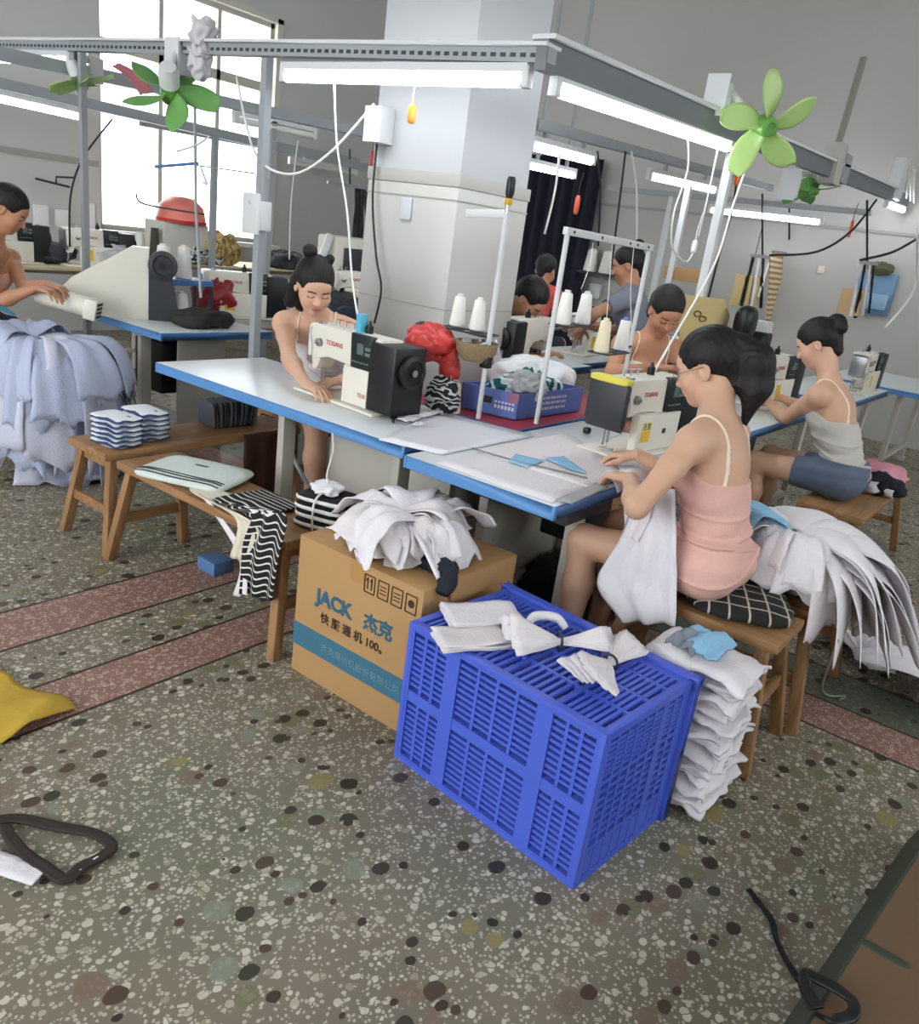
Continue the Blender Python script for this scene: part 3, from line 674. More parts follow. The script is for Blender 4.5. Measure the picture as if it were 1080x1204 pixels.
# ---------------------------------------------------------------- carton with printed side
CX0, CX1, CY0, CY1, CZ = 1.70, 2.19, 1.30, 1.84, .505
cb = thing('cardboard_carton', 'brown carton printed with blue letters and a blue band, left of the blue crate', 'carton', ((CX0 + CX1) / 2, (CY0 + CY1) / 2, 0), 0)
MB().box(CX0, CX1, CY0, CY1, 0, CZ).build('box', card_mat, cb, bevel=.004)
m = MB(); m.box(CX0 - .001, CX1 + .001, CY0 - .001, CY1 + .001, .105, .19); m.build('printed_band', mat('carton blue band', (58, 108, 130), .7, 0, .1), cb)
m = MB(); m.box(CX0 + .01, CX1 - .01, (CY0 + CY1) / 2 - .001, (CY0 + CY1) / 2 + .001, CZ, CZ + .0012); m.build('flap_seam', mat('seam', (90, 60, 36), .8), cb)
m = MB(); m.box(CX0 - .0012, CX1 + .0012, (CY0 + CY1) / 2 - .03, (CY0 + CY1) / 2 + .03, CZ - .07, CZ + .0008); m.build('packing_tape', mat('packing tape', (178, 136, 84), .35), cb)
ink_b = mat('carton blue ink', (44, 96, 120), .7)
Rt = (0, -1, 0); Up = (0, 0, 1)
lettering('JACK', .070, (CX0 - .0015, 1.74, .300), Rt, Up, ink_b, cb, bold=.0028)
lettering('杰克', .062, (CX0 - .0015, 1.525, .298), Rt, Up, ink_b, cb, bold=.0022)
lettering('快 服 通 机 100。', .040, (CX0 - .0015, 1.715, .238), Rt, Up, dark_ink, cb, bold=.0008)
lettering('杰克缝纫机股份有限公司', .032, (CX0 - .0025, 1.70, .135), Rt, Up, mat('band lettering', (110, 150, 165), .7), cb)
m = MB()
for i in range(4):
    y = 1.535 - i * .057; z0 = .418; q = .042
    for (a, b) in (((0, 0), (1, 0)), ((1, 0), (1, 1)), ((1, 1), (0, 1)), ((0, 1), (0, 0))):
        m.bar((CX0 - .001, y - a[0] * q, z0 + a[1] * .058), (CX0 - .001, y - b[0] * q, z0 + b[1] * .058), .0035, .002, (1, 0, 0))
    if i == 0:
        for s in (.3, .7): m.bar((CX0 - .001, y - q * s, z0 + .012), (CX0 - .001, y - q * s, z0 + .048), .004, .002, (1, 0, 0)); m.bar((CX0 - .001, y - q * s + .006, z0 + .038), (CX0 - .001, y - q * s, z0 + .05), .004, .002, (1, 0, 0))
    elif i == 3: m.lathe([(0, 0), (.013, 0), (.013, .002), (0, .002)], 12, (CX0 - .001, y - q / 2, z0 + .03), Matrix.Rotation(PI / 2, 4, 'Y'))
    else:
        for s in (.3, .5, .7): m.bar((CX0 - .001, y - q * .2, z0 + .058 * s), (CX0 - .001, y - q * .8, z0 + .058 * s), .004, .002, (0, 0, 1))
m.build('handling_marks', dark_ink, cb)
# ---------------------------------------------------------------- blue crate on its side
cr_m = mat('crate blue', (74, 98, 204), .42, 0, .06, 5)
CM = Matrix.Translation((1.548, .60, 0)) @ Matrix.Rotation(math.radians(-5.5), 4, 'Z')
Lc, Hc, Dc = .665, .452, .43
cr = thing('plastic_crate', 'blue latticed plastic crate lying on its side, with white cloth bits on top', 'crate', CM.translation, 0)
cr.matrix_basis = CM; cr.rotation_euler = (0, 0, math.radians(-5.5))
def lattice(P, ulen, vlen, uribs, vribs, ncols, rows, t=.016, proud=.006, slot_u=True, barw=.009):
    """P(u, v, w) -> point; ribs = list of (start, end) solid bands"""
    m = MB()
    def bx(u0, u1, v0, v1, w0, w1):
        vs = [P(u, v, w) for w in (w0, w1) for u, v in ((u0, v0), (u1, v0), (u1, v1), (u0, v1))]
        m.add(vs, [(0, 3, 2, 1), (4, 5, 6, 7), (0, 1, 5, 4), (1, 2, 6, 5), (2, 3, 7, 6), (3, 0, 4, 7)])
    for a, b in uribs: bx(a, b, 0, vlen, -proud, t)
    for a, b in vribs: bx(.0006, ulen - .0006, a + .0004, b - .0004, -proud * .8 + .0005, t - .0007)
    for i in range(len(uribs) - 1):
        u0, u1 = uribs[i][1], uribs[i + 1][0]
        for j in range(len(vribs) - 1):
            v0, v1 = vribs[j][1], vribs[j + 1][0]
            nc = ncols[i] if isinstance(ncols, (list, tuple)) else ncols
            for k in range(1, nc): c = u0 + (u1 - u0) * k / nc; bx(c - .005, c + .005, v0, v1, -.002, t)
            for k in range(1, rows): c = v0 + (v1 - v0) * k / rows; bx(u0, u1, c - barw / 2, c + barw / 2, 0, t * .7)
    return m
cl = lambda u, v, w: CM @ Vector((w, Lc - u, v))
lattice(lambda u, v, w: CM @ Vector((w, u, v)), Lc, Hc, [(0, .022), (.150, .200), (.465, .515), (Lc - .022, Lc)], [(0, .022), (.208, .244), (Hc - .022, Hc)], [3, 4, 3], 10).build('base_panel', cr_m, cr)
lattice(lambda u, v, w: CM @ Vector((v, u, Hc - w)), Lc, Dc, [(0, .022), (.150, .165), (.325, .340), (.50, .515), (Lc - .022, Lc)], [(0, .022), (.12, .132), (.215, .227), (.31, .322), (Dc - .05, Dc)], 7, 1, .014, .002, barw=.008).build('side_panel', cr_m, cr)
lattice(lambda u, v, w: CM @ Vector((v, u, w)), Lc, Dc, [(0, .022), (.150, .165), (.325, .340), (.50, .515), (Lc - .022, Lc)], [(0, .022), (.12, .132), (.215, .227), (.31, .322), (Dc - .05, Dc)], 7, 1, .014, .0, barw=.008).build('side_panel', cr_m, cr)
for yy, sg in ((0, 1), (Lc, -1)):
    e_ = lattice(lambda u, v, w: CM @ Vector((u, yy + sg * w, v)), Dc, Hc, [(0, .022), (.10, .108), (.185, .193), (.27, .30), (Dc - .06, Dc - .02)], [(0, .022), (.10, .112), (.30, .312), (Hc - .022, Hc)], 2, 8, .014, .002, barw=.010)
    e_.build('end_panel', cr_m, cr)
m = MB()
for (v0, v1) in ((.0, .028), (Hc - .028, Hc)):
    m.box(Dc - .02, Dc + .012, -.016, Lc + .016, v0 - (.014 if v0 == 0 else 0) + (.014 if v0 == 0 else 0), v1 + (.012 if v0 else 0), CM)
for (u0, u1) in ((-.016, .016), (Lc - .016, Lc + .016)): m.box(Dc - .02, Dc + .012, u0, u1, 0, Hc + .012, CM)
m.build('rim', cr_m, cr, bevel=.005)
m = MB()
for (u, v) in ((0.0, 0), (.64, 0), (0, Hc), (.64, Hc)): m.tube([CM @ Vector((-.004, max(.008, u + .016), .008 if v == 0 else Hc - .008)), CM @ Vector((Dc, max(.008, u + .016), .008 if v == 0 else Hc - .008))], .010, 10, False)
m.build('corner_post', cr_m, cr, smooth=None)
m = MB(); q = .017
for v in (-.0011, Hc - q + .0031): m.box(-.0073, q, -.0011, Lc + .0011, v, v + q, CM)
for u in (0, Lc - q):
    s_ = -.0027 if u == 0 else .0027; m.box(-.0079, q - .001, u + s_, u + q + s_, .0007, Hc + .0017, CM)
    for v in (.0009, Hc - q + .0037): m.box(.0013, Dc - .01, u + s_ * 1.2, u + q + s_ * 1.2, v, v + q - .001, CM)
m.build('edge_frame', cr_m, cr, bevel=.003)
# carton at the lower right edge
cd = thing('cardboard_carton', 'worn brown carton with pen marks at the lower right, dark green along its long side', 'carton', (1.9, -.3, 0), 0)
dkcard = mat('shaded worn cardboard', (104, 82, 60), .85, 0, .12, 4, .08, 60)  # shade on this carton is painted in as a darker card colour
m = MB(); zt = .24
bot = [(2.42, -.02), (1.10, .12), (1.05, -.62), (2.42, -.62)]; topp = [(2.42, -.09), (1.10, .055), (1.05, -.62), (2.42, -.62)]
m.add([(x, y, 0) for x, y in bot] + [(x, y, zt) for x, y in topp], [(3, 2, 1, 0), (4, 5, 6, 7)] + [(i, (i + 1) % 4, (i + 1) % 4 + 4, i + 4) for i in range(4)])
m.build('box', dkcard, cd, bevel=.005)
m = MB(); e = Vector((0, .004, .001))
m.add([Vector((2.42, -.02, .001)) + e, Vector((1.10, .12, .001)) + e, Vector((1.10, .055, zt)) + e, Vector((2.42, -.09, zt)) + e, Vector((2.42, -.022, .001)), Vector((1.10, .118, .001)), Vector((1.10, .053, zt)), Vector((2.42, -.092, zt))], [(0, 1, 2, 3), (7, 6, 5, 4), (0, 4, 5, 1), (1, 5, 6, 2), (2, 6, 7, 3), (3, 7, 4, 0)])
m.build('side_cover', mat('dark green film', (52, 60, 50), .5, 0, .1), cd)
pen = mat('pen ink', (70, 66, 66), .7); ur = Vector((.15, -1, 0)); uu = Vector((1, .15, 0))
lettering('X', .07, (1.40, -.10, zt + .001), ur, uu, pen, cd); lettering('24', .07, (1.22, -.05, zt + .001), ur, uu, dark_ink, cd)
MB().box(1.30, 1.303, -.55, .02, zt, zt + .001).build('crease_mark', dark_ink, cd)
MB().blob((1.62, -.045, zt), (.012, .05, .004), .8).build('torn_patch', mat('dark green film', (52, 60, 50)), cd, smooth=True)
# ---------------------------------------------------------------- people
def V3(p): return np.array(p, np.float64)
class Field:
    def __init__(s, lo, hi, h):
        s.h = h; s.lo = V3(lo); n = np.ceil((V3(hi) - s.lo) / h).astype(int) + 1; s.n = n
        s.ax = [s.lo[i] + h * np.arange(n[i]) for i in range(3)]
    def new(s): return np.full(s.n, .3, np.float32)
    def sl(s, lo, hi):
        a = np.maximum(0, np.floor((V3(lo) - s.lo) / s.h).astype(int)); b = np.minimum(s.n, np.ceil((V3(hi) - s.lo) / s.h).astype(int) + 1)
        return tuple(slice(int(a[i]), max(int(a[i]), int(b[i]))) for i in range(3))
    def grid(s, q): return np.meshgrid(*[s.ax[i][q[i]].astype(np.float32) for i in range(3)], indexing='ij', sparse=True)
def cone(a, b, ra, rb, k=.03, op='u'): 
    a = V3(a); b = V3(b)
    def f(X, Y, Z):
        ba = b - a; L = max(1e-9, ba @ ba)
        t = np.clip(((X - a[0]) * ba[0] + (Y - a[1]) * ba[1] + (Z - a[2]) * ba[2]) / L, 0, 1)
        return np.sqrt((X - a[0] - t * ba[0]) ** 2 + (Y - a[1] - t * ba[1]) ** 2 + (Z - a[2] - t * ba[2]) ** 2) - (ra + (rb - ra) * t)
    r = max(ra, rb); return (f, np.minimum(a, b) - r, np.maximum(a, b) + r, k, op)
def ell(c, r, R=None, k=.03, op='u'):
    c = V3(c); r = V3(r); R = np.eye(3) if R is None else R
    def f(X, Y, Z):
        x, y, z = X - c[0], Y - c[1], Z - c[2]
        q = [R[0, i] * x + R[1, i] * y + R[2, i] * z for i in range(3)]
        k0 = np.sqrt(sum((q[i] / r[i]) ** 2 for i in range(3))) + 1e-9; k1 = np.sqrt(sum((q[i] / r[i] ** 2) ** 2 for i in range(3))) + 1e-9
        return k0 * (k0 - 1) / k1
    m = float(r.max()); return (f, c - m, c + m, k, op)
def evalf(F, prims, d=None):
    if d is None: d = F.new()
    for f, lo, hi, k, op in prims:
        q = F.sl(lo - .05 - k, hi + .05 + k)
        if any(x.stop <= x.start for x in q): continue
        v = f(*F.grid(q)).astype(np.float32); a = d[q]
        if op == 'u':
            h = np.maximum(k - np.abs(a - v), 0) / k; d[q] = np.minimum(a, v) - h * h * k * .25
        else:
            h = np.maximum(k - np.abs(a + v), 0) / k; d[q] = np.maximum(a, -v) + h * h * k * .25
    return d
def to_mesh(F, d, name, mats, parent, colour=None):
    d = d.copy(); d[0] = d[-1] = .1; d[:, 0] = d[:, -1] = .1; d[:, :, 0] = d[:, :, -1] = .1
    g = openvdb.FloatGrid(.3); g.copyFromArray(np.clip(d, -.1, .3)); p, qd = g.convertToQuads(0.0)
    p = p * F.h + F.lo; p = p.astype(np.float32)
    me = bpy.data.meshes.new(name); n = len(qd)
    me.vertices.add(len(p)); me.vertices.foreach_set('co', p.ravel()); me.loops.add(n * 4); me.loops.foreach_set('vertex_index', np.ascontiguousarray(qd).astype(np.int32).ravel())
    me.polygons.add(n); me.polygons.foreach_set('loop_start', np.arange(n, dtype=np.int32) * 4)
    try: me.polygons.foreach_set('loop_total', np.full(n, 4, np.int32))
    except Exception: pass
    me.update(calc_edges=True)
    a, b, c, e = (p[qd[:, i]].astype(np.float64) for i in range(4)); vol = (np.einsum('ij,ij->i', a, np.cross(b, c)) + np.einsum('ij,ij->i', a, np.cross(c, e))).sum()
    if vol < 0: me.flip_normals()
    for m in (mats if isinstance(mats, (list, tuple)) else [mats]): me.materials.append(m)
    if colour is not None: me.polygons.foreach_set('material_index', colour((a + b + c + e) / 4).astype(np.int32))
    me.polygons.foreach_set('use_smooth', [True] * n); me.update()
    o = bpy.data.objects.new(name, me); COL.objects.link(o)
    if parent is not None: o.parent = parent
    return o
unit = lambda v: V3(v) / (np.linalg.norm(v) + 1e-12)
def ik(s, w, l1, l2, hint):
    s = V3(s); w = V3(w); d = w - s; L = np.linalg.norm(d); 
    if L > (l1 + l2) * .995: sc = L / ((l1 + l2) * .995); l1 *= sc; l2 *= sc
    a = (l1 * l1 - l2 * l2 + L * L) / (2 * L); h = math.sqrt(max(0, l1 * l1 - a * a)); u = d / L; hn = V3(hint) - u * (V3(hint) @ u); hn = unit(hn)
    return s + u * a + hn * h
def hand_prims(w, d, n, s, curl=.5, sc=1.0, spread=.16):
    """w wrist, d finger direction, n back-of-hand normal, s thumb side"""
    w = V3(w); d = unit(d); n = unit(V3(n) - d * (V3(n) @ d)); s = unit(V3(s) - d * (V3(s) @ d) - n * (V3(s) @ n)); P = []
    L = [(.070, .0085), (.078, .0088), (.072, .0084), (.056, .0074)]
    for i, (ln, r) in enumerate(L):
        o = .031 - .0205 * i; kn = w + d * (.088 - .005 * abs(i - 1.2)) * sc + s * o * sc - n * .003
        P.append(cone(w + s * o * .45 * sc, kn, .015 * sc, .0115 * sc, .012))
        dirv = unit(d + s * spread * (1.3 - i) * .5); p = kn; ang = curl * .35
        for k, fr in enumerate((.45, .32, .23)):
            ang += curl * (.55, .6, .4)[k] * (.8 + .1 * i); v = dirv * math.cos(ang) - n * math.sin(ang); q = p + v * ln * fr * sc
            P.append(cone(p, q, (r - .0006 * k) * sc, (r - .0006 * (k + 1)) * sc, .005)); p = q
    p = w + d * .022 * sc + s * .022 * sc - n * .006; v = unit(d * .62 + s * .72 - n * .25)
    for k, (ln, r) in enumerate(((.036, .0125), (.030, .0095), (.024, .0085))):
        q = p + v * ln * sc; P.append(cone(p, q, r * sc, (r - .001) * sc, .010 if k == 0 else .005)); p = q; v = unit(v + d * .35 - n * .12 * curl)
    return P
skin_m = mat('skin', (206, 164, 138), .5, 0, .05, 4, .03, 200, sss=.08)
skin_d = mat('skin tan', (180, 130, 100), .5, 0, .05, 4, .03, 200, sss=.08)
lip_m = mat('lips', (178, 100, 90), .4, 0, .05)
brow_m = mat('brow hair', (44, 34, 30), .7, 0, .1)
def hair_mat():
    m = mat('black hair', (22, 19, 18), .58, 0, .2, 30, 0, spec=.35); nt = m.node_tree; N = nt.nodes; L = nt.links; p = N['Principled BSDF']
    tc = N.new('ShaderNodeTexCoord'); mp = N.new('ShaderNodeMapping'); mp.inputs['Scale'].default_value = (260, 60, 22); L.new(tc.outputs['Object'], mp.inputs[0]); w = N.new('ShaderNodeTexNoise'); w.inputs['Scale'].default_value = 1; w.inputs['Detail'].default_value = 3; w.inputs['Distortion'].default_value = .6
    L.new(mp.outputs[0], w.inputs['Vector']); b = N.new('ShaderNodeBump'); b.inputs['Strength'].default_value = .55; b.inputs['Distance'].default_value = .004
    L.new(w.outputs[0], b.inputs['Height']); L.new(b.outputs[0], p.inputs['Normal']); return m
hair_m = hair_mat()
strap_m = mat('cream strap', (232, 220, 196), .7)
def person(label, x, y, facing, zs, lean=.14, head=None, pitch=.5, yaw=0, hands=None, elbows=(None, None), hdir=None, feet=None, knees=None, outfit='dress', cloth=None, shorts=None, hair='tail', h=.0045, skin=skin_m, sc=1.0, side=0, male=False, strap=None, curl=.6, roll=0):
    rz = math.atan2(-facing[0], facing[1]); T = Matrix.Translation((x, y, 0)) @ Matrix.Rotation(rz, 4, 'Z'); Ti = T.inverted()
    L = lambda p: V3(Ti @ Vector(p))
    Ld = lambda p: V3(Ti.to_3x3() @ Vector(p))
    S_ = sc; l = lean
    z = lambda v: zs + v * S_
    X = lambda v: v * S_
    wid = 1.12 if male else 1.0
    pelv = V3((0, 0, z(.10))); rib = V3((side * .5, l * .62 + .005, z(.375))); sh = V3((side, l * .95, z(.50)))
    torso = [ell(pelv, (X(.146), X(.108), X(.102)), None, .06), ell((X(.078), -X(.018), z(.088)), (X(.084), X(.080), X(.082)), None, .05), ell((-X(.078), -X(.018), z(.088)), (X(.084), X(.080), X(.082)), None, .05),
             ell((side * .25, l * .28, z(.235)), (X(.122) * wid, X(.090), X(.13)), None, .07), ell(rib, (X(.138) * wid, X(.098), X(.15)), None, .06),
             cone(sh + V3((-X(.115) * wid, 0, 0)), sh + V3((X(.115) * wid, 0, 0)), X(.058), X(.058), .06)]
    if not male: torso += [ell(rib + V3((s * X(.06), X(.075), X(.0))), (X(.052), X(.045), X(.05)), None, .035) for s in (-1, 1)]
    nb = sh + V3((0, X(.015), X(.045)))
    shj = [sh + V3((s * X(.163) * wid, X(.01), -X(.012))) for s in (-1, 1)]
    torso2 = [cone(nb, shj[i] + V3((0, 0, X(.012))), X(.042), X(.03), .04) for i in (0, 1)] + [ell(shj[i], (X(.048), X(.048), X(.05)), None, .03) for i in (0, 1)]
    # head frame
    hc = nb + V3((0, X(.055), X(.135))) if head is None else L(head)
    cp, sp_, cyw, syw = math.cos(pitch), math.sin(pitch), math.cos(yaw), math.sin(yaw)
    Rp = np.array([[1, 0, 0], [0, cp, sp_], [0, -sp_, cp]]); Ry = np.array([[cyw, -syw, 0], [syw, cyw, 0], [0, 0, 1]]); cr_, sr_ = math.cos(roll), math.sin(roll); Rr = np.array([[cr_, 0, sr_], [0, 1, 0], [-sr_, 0, cr_]])
    R = Ry @ Rr @ Rp; hs = S_ * 1.02
    H = lambda p: hc + R @ (V3(p) * hs)
    r_ = lambda *a: tuple(v * hs for v in a)
    headp = [ell(H((0, -.012, .035)), r_(.075, .094, .084), R, .03), ell(H((0, .028, -.035)), r_(.060, .064, .082), R, .04), cone(H((0, .062, -.090)), H((0, .055, -.085)), .022 * hs, .026 * hs, .03),
             ell(H((.034, .058, -.032)), r_(.032, .030, .034), R, .025), ell(H((-.034, .058, -.032)), r_(.032, .030, .034), R, .025), ell(H((0, .066, .030)), r_(.050, .024, .032), R, .03),
             ell(H((.031, .098, -.001)), r_(.019, .016, .012), R, .016, 's'), ell(H((-.031, .098, -.001)), r_(.019, .016, .012), R, .016, 's'),
             ell(H((.031, .0765, -.003)), r_(.017, .013, .0115), R, .004), ell(H((-.031, .0765, -.003)), r_(.017, .013, .0115), R, .004),
             cone(H((0, .088, .004)), H((0, .106, -.030)), .0065 * hs, .0105 * hs, .014), ell(H((.010, .098, -.034)), r_(.0085, .010, .008), R, .008), ell(H((-.010, .098, -.034)), r_(.0085, .010, .008), R, .008),
             ell(H((0, .0895, -.0575)), r_(.022, .0095, .0062), R, .006), ell(H((0, .0875, -.0672)), r_(.0185, .0095, .0068), R, .006),
             ell(H((.077, -.008, -.008)), r_(.009, .020, .032), R, .008), ell(H((-.077, -.008, -.008)), r_(.009, .020, .032), R, .008), ell(H((.084, -.003, -.004)), r_(.006, .010, .018), R, .005, 's'), ell(H((-.084, -.003, -.004)), r_(.006, .010, .018), R, .005, 's'),
             cone(H((0, -.028, -.055)), nb + V3((0, -.005, -.02)), .050 * hs, X(.054), .035)]
    # legs
    feet = feet or ((-.12, .40), (.12, .40)); knees = knees or ((-.13, .43, z(.075)), (.13, .43, z(.075)))
    legs = []; thigh = []
    for i, s in enumerate((-1, 1)):
        hip = V3((s * X(.085), .01, z(.085))); kn = V3(knees[i]); fx, fy = feet[i]; an = V3((fx, fy, .085))
        thigh.append((hip, kn)); legs += [cone(hip, kn, X(.083), X(.056), .05), cone(kn, kn + (an - kn) * .35 + V3((0, -.012, 0)), X(.054), X(.053), .03), cone(kn + (an - kn) * .35 + V3((0, -.012, 0)), an, X(.053), X(.034), .03),
                 cone(an + V3((0, -.02, -.04)), an + V3((s * .015, .15, -.058)), X(.034), X(.024), .03)]
    # arms
    arms = []; uparms = []
    for i, s in enumerate((-1, 1)):
        if hands is None or hands[i] is None: continue
        w = L(hands[i]); e = ik(shj[i], w, X(.275), X(.235), Ld(elbows[i]) if elbows[i] is not None else V3((s * .6, -.3, -1)))
        uparms.append((shj[i], e)); m1_ = shj[i] + (e - shj[i]) * .35
        arms += [cone(shj[i], m1_, X(.045), X(.042), .035), cone(m1_, e, X(.042), X(.034), .02), cone(e, e + (w - e) * .3, X(.035), X(.037), .02), cone(e + (w - e) * .3, w, X(.037), X(.023), .02)]
        hd = Ld(hdir[i]) if hdir and hdir[i] is not None else unit(w - e) + V3((0, .1, -.1))
        arms += hand_prims(w, hd, (0, 0, 1) - 0 * V3((1, 1, 1)) if abs(unit(hd)[2]) < .9 else (0, 1, 0), (-s, .25, 0), curl, S_ * 1.0)
    allp = torso + torso2 + headp + legs + arms
    lo = np.min([p[1] for p in allp], 0) - .08; hi = np.max([p[2] for p in allp], 0) + .16; lo[1] -= .08; hi[2] += .02
    F = Field(lo, hi, h)
    tor = evalf(F, torso); tor2 = evalf(F, torso2, tor.copy()); body = evalf(F, legs, tor2.copy()); hd_ = evalf(F, headp, body); body = evalf(F, arms, hd_)
    def colour(c):
        q = (c - hc) @ R / hs; idx = np.zeros(len(c)); ax = np.abs(q[:, 0])
        lipz = (np.abs((q[:, 0]) / .021) ** 2 + ((q[:, 2] + .0622) / .0105) ** 2 < 1) & (q[:, 1] > .078); idx[lipz] = 1
        arch = .019 - 4.5 * (ax - .030) ** 2
        idx[(ax > .013) & (ax < .050) & (np.abs(q[:, 2] - arch) < .0030 + .001 * (ax < .04)) & (q[:, 1] > .05)] = 2
        lash = -.0085 + 9 * (ax - .031) ** 2
        idx[(ax > .014) & (ax < .048) & (np.abs(q[:, 2] - lash) < .0022) & (q[:, 1] > .06)] = 2
        return idx
    bo = to_mesh(F, body, 'person', [skin, lip_m, brow_m], None, colour)
    bo.matrix_basis = T; bo.location = (x, y, 0); bo.rotation_euler = (0, 0, rz); tag(bo, label, 'person')
    gx, gy, gz = np.meshgrid(*[a.astype(np.float32) for a in F.ax], indexing='ij', sparse=True)
    wr = (.0022 * np.sin(gz * 95 + gx * 14 + gy * 8) * np.exp(-((gz - z(.17)) / .07) ** 2) + .0018 * np.sin(gz * 70 - gx * 40) * np.exp(-((gz - z(.26)) / .1) ** 2)).astype(np.float32)
    fold = lambda zc, sl_, wd, am: am * np.exp(-((gz - zc - sl_ * gx - sl_ * .4 * gy) / wd) ** 2)
    def legcut(d, t):
        for i, s in enumerate((-1, 1)):
            a, b = thigh[i]; u = unit(b - a); c = a + (b - a) * t
            pl = (gx - c[0]) * u[0] + (gy - c[1]) * u[1] + (gz - c[2]) * u[2]
            d = np.where((gx * s) > 0, np.maximum(d, pl), d)
        return d.astype(np.float32)
    legd = evalf(F, [cone(a, b, X(.083), X(.056), .05) for a, b in thigh], tor.copy())
    if outfit in ('dress', 'cami'):
        zn_f, zn_b = z(.425), z(.375)
        yc = sh[1]; k = np.clip((gy - yc + .06) / .12, 0, 1); neck = zn_b + (zn_f - zn_b) * k - .02 * np.exp(-(gx / .06) ** 2) * (gy > yc)
        src = legd if outfit == 'dress' else tor
        d = src - .007 + wr * 1.6 - fold(z(.215), .18, .007, .007) - fold(z(.165), -.15, .007, .008) - fold(z(.275), .1, .006, .005) - fold(z(.125), .35, .006, .006)
        d = np.maximum(d, gz - neck)
        if outfit == 'dress': d = legcut(d, .46)
        else: d = np.maximum(d, z(.10) - gz)
        to_mesh(F, d.astype(np.float32), 'dress' if outfit == 'dress' else 'camisole_top', cloth, bo)
        st = None
        for s in (-1, 1):
            # the strap lies on the skin over the shoulder
            xx = np.abs(gx - side - s * (X(.098) - .015 * np.clip((gz - neck) / .12, 0, 1))) - .0042
            q = np.maximum(np.maximum(tor2 - .0055, xx), neck - .008 - gz); q = np.maximum(q, -(tor2 + .004))
            to_mesh(F, q.astype(np.float32), 'strap', strap or strap_m, bo)
    elif outfit == 'tshirt':
        sl = [cone(a, a + (b - a) * .62, X(.05), X(.048), .03) for a, b in uparms]
        d = evalf(F, sl, tor2.copy()) - .012 + wr * 2
        d = np.maximum(d, -(np.sqrt((gx - nb[0]) ** 2 + (gy - nb[1] - .01) ** 2 + (gz - nb[2] - .03) ** 2) - .072)); d = np.maximum(d, z(.06) - gz)
        for a, b in uparms:
            u = unit(b - a); c = a + (b - a) * .6; pl = (gx - c[0]) * u[0] + (gy - c[1]) * u[1] + (gz - c[2]) * u[2]
            far = ((gx - c[0]) ** 2 + (gy - c[1]) ** 2 + (gz - c[2]) ** 2) < .1 ** 2
            d = np.where(far, np.maximum(d, pl), d)
        to_mesh(F, d.astype(np.float32), 'shirt', cloth, bo)
    if shorts is not None:
        d = legcut(legd - .010 + wr * 1.5, .52 if outfit != 'tshirt' else .98); d = np.maximum(d, gz - z(.185))
        to_mesh(F, d.astype(np.float32), 'shorts', shorts, bo)
    # hair
    base = [ell(H((0, -.016, .040)), r_(.086, .104, .094), R, .02)]
    if hair != 'short': base += [cone(H((0, -.075, .0)), H((0, -.072, -.062)), .048 * hs, .036 * hs, .03)]
    else: base += [cone(H((0, -.070, .0)), H((0, -.066, -.055)), .046 * hs, .034 * hs, .03)]
    cut = [ell(H((0, .135, -.038)), r_(.074, .105, .108), R, .02, 's'), ell(H((.095, .022, -.045)), r_(.045, .052, .062), R, .015, 's'), ell(H((-.095, .022, -.045)), r_(.045, .052, .062), R, .015, 's'), ell(H((0, .06, -.12)), r_(.11, .10, .075), R, .02, 's')]
    extra = []
    if hair == 'tail':
        extra = [ell(H((.0, -.112, .050)), r_(.030, .022, .034), R, .02), cone(H((0, -.125, .045)), H((.004, -.150, -.02)), .032 * hs, .044 * hs, .02), cone(H((.004, -.150, -.02)), H((.0, -.130, -.10)), .044 * hs, .040 * hs, .03), cone(H((0, -.130, -.10)), H((-.002, -.075, -.205)), .040 * hs, .008 * hs, .03), cone(H((.01, -.16, -.0)), H((.025, -.155, -.09)), .036 * hs, .026 * hs, .03)]
    elif hair == 'buns':
        extra = [ell(H((.035, -.045, .142)), r_(.032, .032, .030), R, .01), ell(H((-.052, -.02, .125)), r_(.022, .02, .024), R, .01), cone(H((.062, -.045, -.01)), H((.072, -.065, -.13)), .036 * hs, .030 * hs, .03), cone(H((-.062, -.045, -.01)), H((-.070, -.06, -.12)), .036 * hs, .026 * hs, .03), cone(H((0, -.085, -.01)), H((0, -.10, -.15)), .05 * hs, .045 * hs, .03)]
    elif hair == 'bun':
        extra = [ell(H((.012, -.125, .062)), r_(.038, .036, .046), R, .012), ell(H((-.02, -.130, .040)), r_(.034, .032, .038), R, .012), ell(H((.005, -.11, .085)), r_(.028, .03, .03), R, .012)]
    elif hair == 'topbun':
        extra = [ell(H((.0, -.09, .115)), r_(.040, .038, .036), R, .012)]
    elif hair == 'mid':
        extra = [cone(H((0, -.09, .0)), H((0, -.095, -.09)), .055 * hs, .040 * hs, .03)]
    hd2 = evalf(F, extra, evalf(F, cut, evalf(F, base)))
    qx = (gx - hc[0]) * R[0, 0] + (gy - hc[1]) * R[1, 0] + (gz - hc[2]) * R[2, 0]; qz = (gx - hc[0]) * R[0, 2] + (gy - hc[1]) * R[1, 2] + (gz - hc[2]) * R[2, 2]
    hd2 = hd2 + .0012 * np.sin(qx * 420 + 6 * np.sin(qz * 25)).astype(np.float32)
    to_mesh(F, hd2.astype(np.float32), 'hair', hair_m, bo)
    return bo, (lambda p: T @ Vector(H(p))), T
pink_m = mat('pink jersey', (222, 176, 164), .85, 0, .05, 5, .25, 120)
lilac_m = mat('lilac white jersey', (214, 204, 206), .85, 0, .04, 5, .25, 120)
grey_m = mat('light grey jersey', (192, 188, 180), .85, 0, .04, 5, .25, 120)
peach_m = mat('peach jersey', (226, 170, 150), .85, 0, .05, 5, .25, 120)
denim_m = mat('blue grey denim', (92, 104, 124), .85, 0, .12, 14, .3, 160)
dark_sh = mat('dark shorts', (40, 42, 50), .85)
